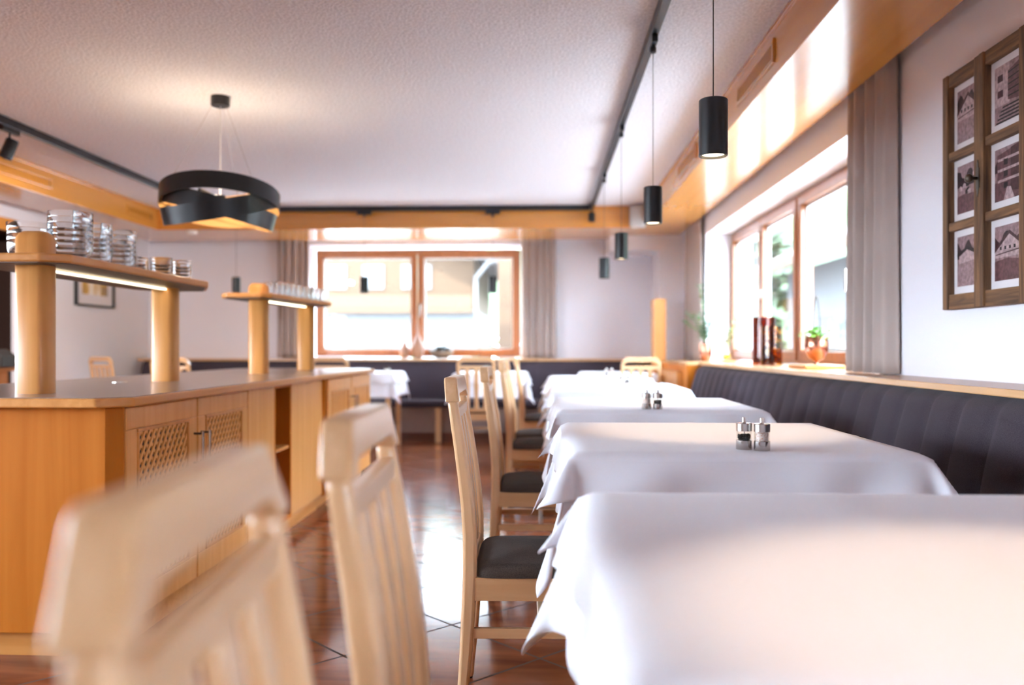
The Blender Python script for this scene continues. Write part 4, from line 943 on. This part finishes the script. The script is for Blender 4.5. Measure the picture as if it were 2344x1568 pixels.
# ------------------------------------------------------------------ outside
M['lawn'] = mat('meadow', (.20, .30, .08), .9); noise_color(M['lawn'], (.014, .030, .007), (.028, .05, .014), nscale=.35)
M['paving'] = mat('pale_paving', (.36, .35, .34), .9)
M['extwood'] = mat('darkened_larch_cladding', (.30, .13, .035), .8); noise_color(M['extwood'], (.034, .0150, .0034), (.044, .0205, .0052), (1, 1, 9), 1.2)  # darkened to offset the interior exposure, as are the other outdoor colours
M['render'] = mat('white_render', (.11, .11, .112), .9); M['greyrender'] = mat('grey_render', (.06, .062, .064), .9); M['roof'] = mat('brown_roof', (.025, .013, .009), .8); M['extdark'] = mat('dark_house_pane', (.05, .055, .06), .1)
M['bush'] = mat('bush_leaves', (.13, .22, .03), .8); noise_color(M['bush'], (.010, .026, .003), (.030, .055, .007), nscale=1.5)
g = MB().box(-70, 60, 10.3, 130, -.95, -.9); struct(g.build('terrain_lawn', 'paving'), 'pale village street outside', 'ground')
g = MB().box(-70, -5.8, -60, 10.2, -.95, -.9); struct(g.build('terrain_added_dark', 'roof'), 'unseen dark ground added left of the inn to dim the ceiling', 'ground')  # added out of view so less sky light reaches the ceiling
g = MB().box(2.4, 60, -40, 10.2, -.95, -.9); struct(g.build('terrain_yard', 'paving'), 'pale yard beside the building', 'ground')
rows = []
for j in range(14):
    row = []
    for i in range(30):
        x = -60+i*5; y = 50+j*7; row.append((x, y, -1+(j/13)**1.1*38+3*math.sin(i*.7+j)+j*.05*x*.12))
    rows.append(row)
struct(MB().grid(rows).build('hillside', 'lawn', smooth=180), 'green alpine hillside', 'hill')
rows = []
for j in range(12):
    rows.append([(26+j*6, -40+i*6, -1+(j/11)*30+2*math.sin(i*.8+j)) for i in range(24)])
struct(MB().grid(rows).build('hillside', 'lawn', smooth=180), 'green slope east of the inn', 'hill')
hs = thing('chalet_house', (-7, 30, -.9), 'larch-clad chalet with a white ground floor across the street', 'house')
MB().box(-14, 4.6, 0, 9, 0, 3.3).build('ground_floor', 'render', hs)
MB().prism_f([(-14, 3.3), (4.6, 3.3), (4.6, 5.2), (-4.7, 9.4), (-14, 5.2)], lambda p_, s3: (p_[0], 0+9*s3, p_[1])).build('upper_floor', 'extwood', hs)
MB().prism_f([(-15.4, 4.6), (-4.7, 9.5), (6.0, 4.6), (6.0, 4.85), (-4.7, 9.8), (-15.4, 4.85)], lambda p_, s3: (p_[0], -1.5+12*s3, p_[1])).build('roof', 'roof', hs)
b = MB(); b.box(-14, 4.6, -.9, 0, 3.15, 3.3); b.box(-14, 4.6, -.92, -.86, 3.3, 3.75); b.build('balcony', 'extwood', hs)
for x, w in ((-.3, .5), (1.0, .6), (2.55, .9), (-2.4, .6)):
    f = MB(); f.box(x-w/2-.08, x+w/2+.08, -.06, -.0, 4.02, 4.88); fo = f.build('window_surround', 'render', hs); MB().box(x-w/2, x+w/2, -.09, -.061, 4.1, 4.8).build('window_glass', 'extdark', fo)
MB().prism_f([(-.4, 0), (.4, 0), (.4, 1.5), (.2, 1.85), (-.2, 1.85), (-.4, 1.5)], lambda p_, s3: (p_[0]+.3, -.05+.04*s3, p_[1])).build('doorway', 'stone', hs)
b = MB(); b.box(4.62, 4.74, -.25, -.13, 0, 4.4); b.tube([(4.68, -.19, 4.4), (5.2, -1.0, 4.9), (5.6, -1.4, 4.9)], .08, 8); b.build('drainpipe', 'render', hs)
def bush(name, x, y, z, R, H_, label, group, seed):
    rnd = random.Random(seed); b = MB()
    for i in range(420):
        a = rnd.uniform(0, 6.28); c = rnd.uniform(-.2, 1); s2 = math.sqrt(1-c*c); r_ = R*rnd.uniform(.75, 1.05)
        p_ = (r_*s2*math.cos(a), r_*s2*math.sin(a), H_*.35+H_*.62*c*rnd.uniform(.8, 1.05)); leaf(b, p_, (math.cos(a), math.sin(a), rnd.uniform(-.5, 1)), (0, 0, 1), R*.35, R*.22)
    root = thing(name, (x, y, z), label, 'bush' if 'bush' in name else 'tree', group=group)
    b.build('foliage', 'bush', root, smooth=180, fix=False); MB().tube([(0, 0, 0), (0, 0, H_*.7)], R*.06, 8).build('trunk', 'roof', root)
bush('garden_bush', -1.1, 22, -.9, .9, 2.2, 'yellow-green bush in front of the chalet', 'greenery outside', 1)
bush('garden_bush', -3.1, 20.5, -.9, .7, 1.7, 'lower bush left of the yellow-green one', 'greenery outside', 2)
bush('broadleaf_tree', 2.0, 42, -.9, 2.4, 4.6, 'round green tree beside the chalet roof', 'greenery outside', 3)
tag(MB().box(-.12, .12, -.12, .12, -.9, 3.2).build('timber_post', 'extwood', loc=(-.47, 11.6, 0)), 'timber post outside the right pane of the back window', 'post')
h2 = thing('white_outbuilding', (9, 16, -.9), 'white farm building with timber eaves seen through the window wall', 'house')
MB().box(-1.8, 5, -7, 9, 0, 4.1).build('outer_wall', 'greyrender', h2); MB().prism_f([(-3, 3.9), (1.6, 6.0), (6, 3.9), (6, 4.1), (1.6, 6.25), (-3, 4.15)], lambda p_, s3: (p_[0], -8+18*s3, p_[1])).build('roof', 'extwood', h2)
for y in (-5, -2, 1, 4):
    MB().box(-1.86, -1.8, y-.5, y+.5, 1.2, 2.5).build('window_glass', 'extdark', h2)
bush('broadleaf_tree', 7.0, 30, -.9, 2.6, 6.0, 'tall green tree behind the white outbuilding', 'greenery outside', 5)
bush('garden_bush', 5.2, 12.5, -.9, 1.0, 1.9, 'green bush outside the far window of the bench', 'greenery outside', 6)
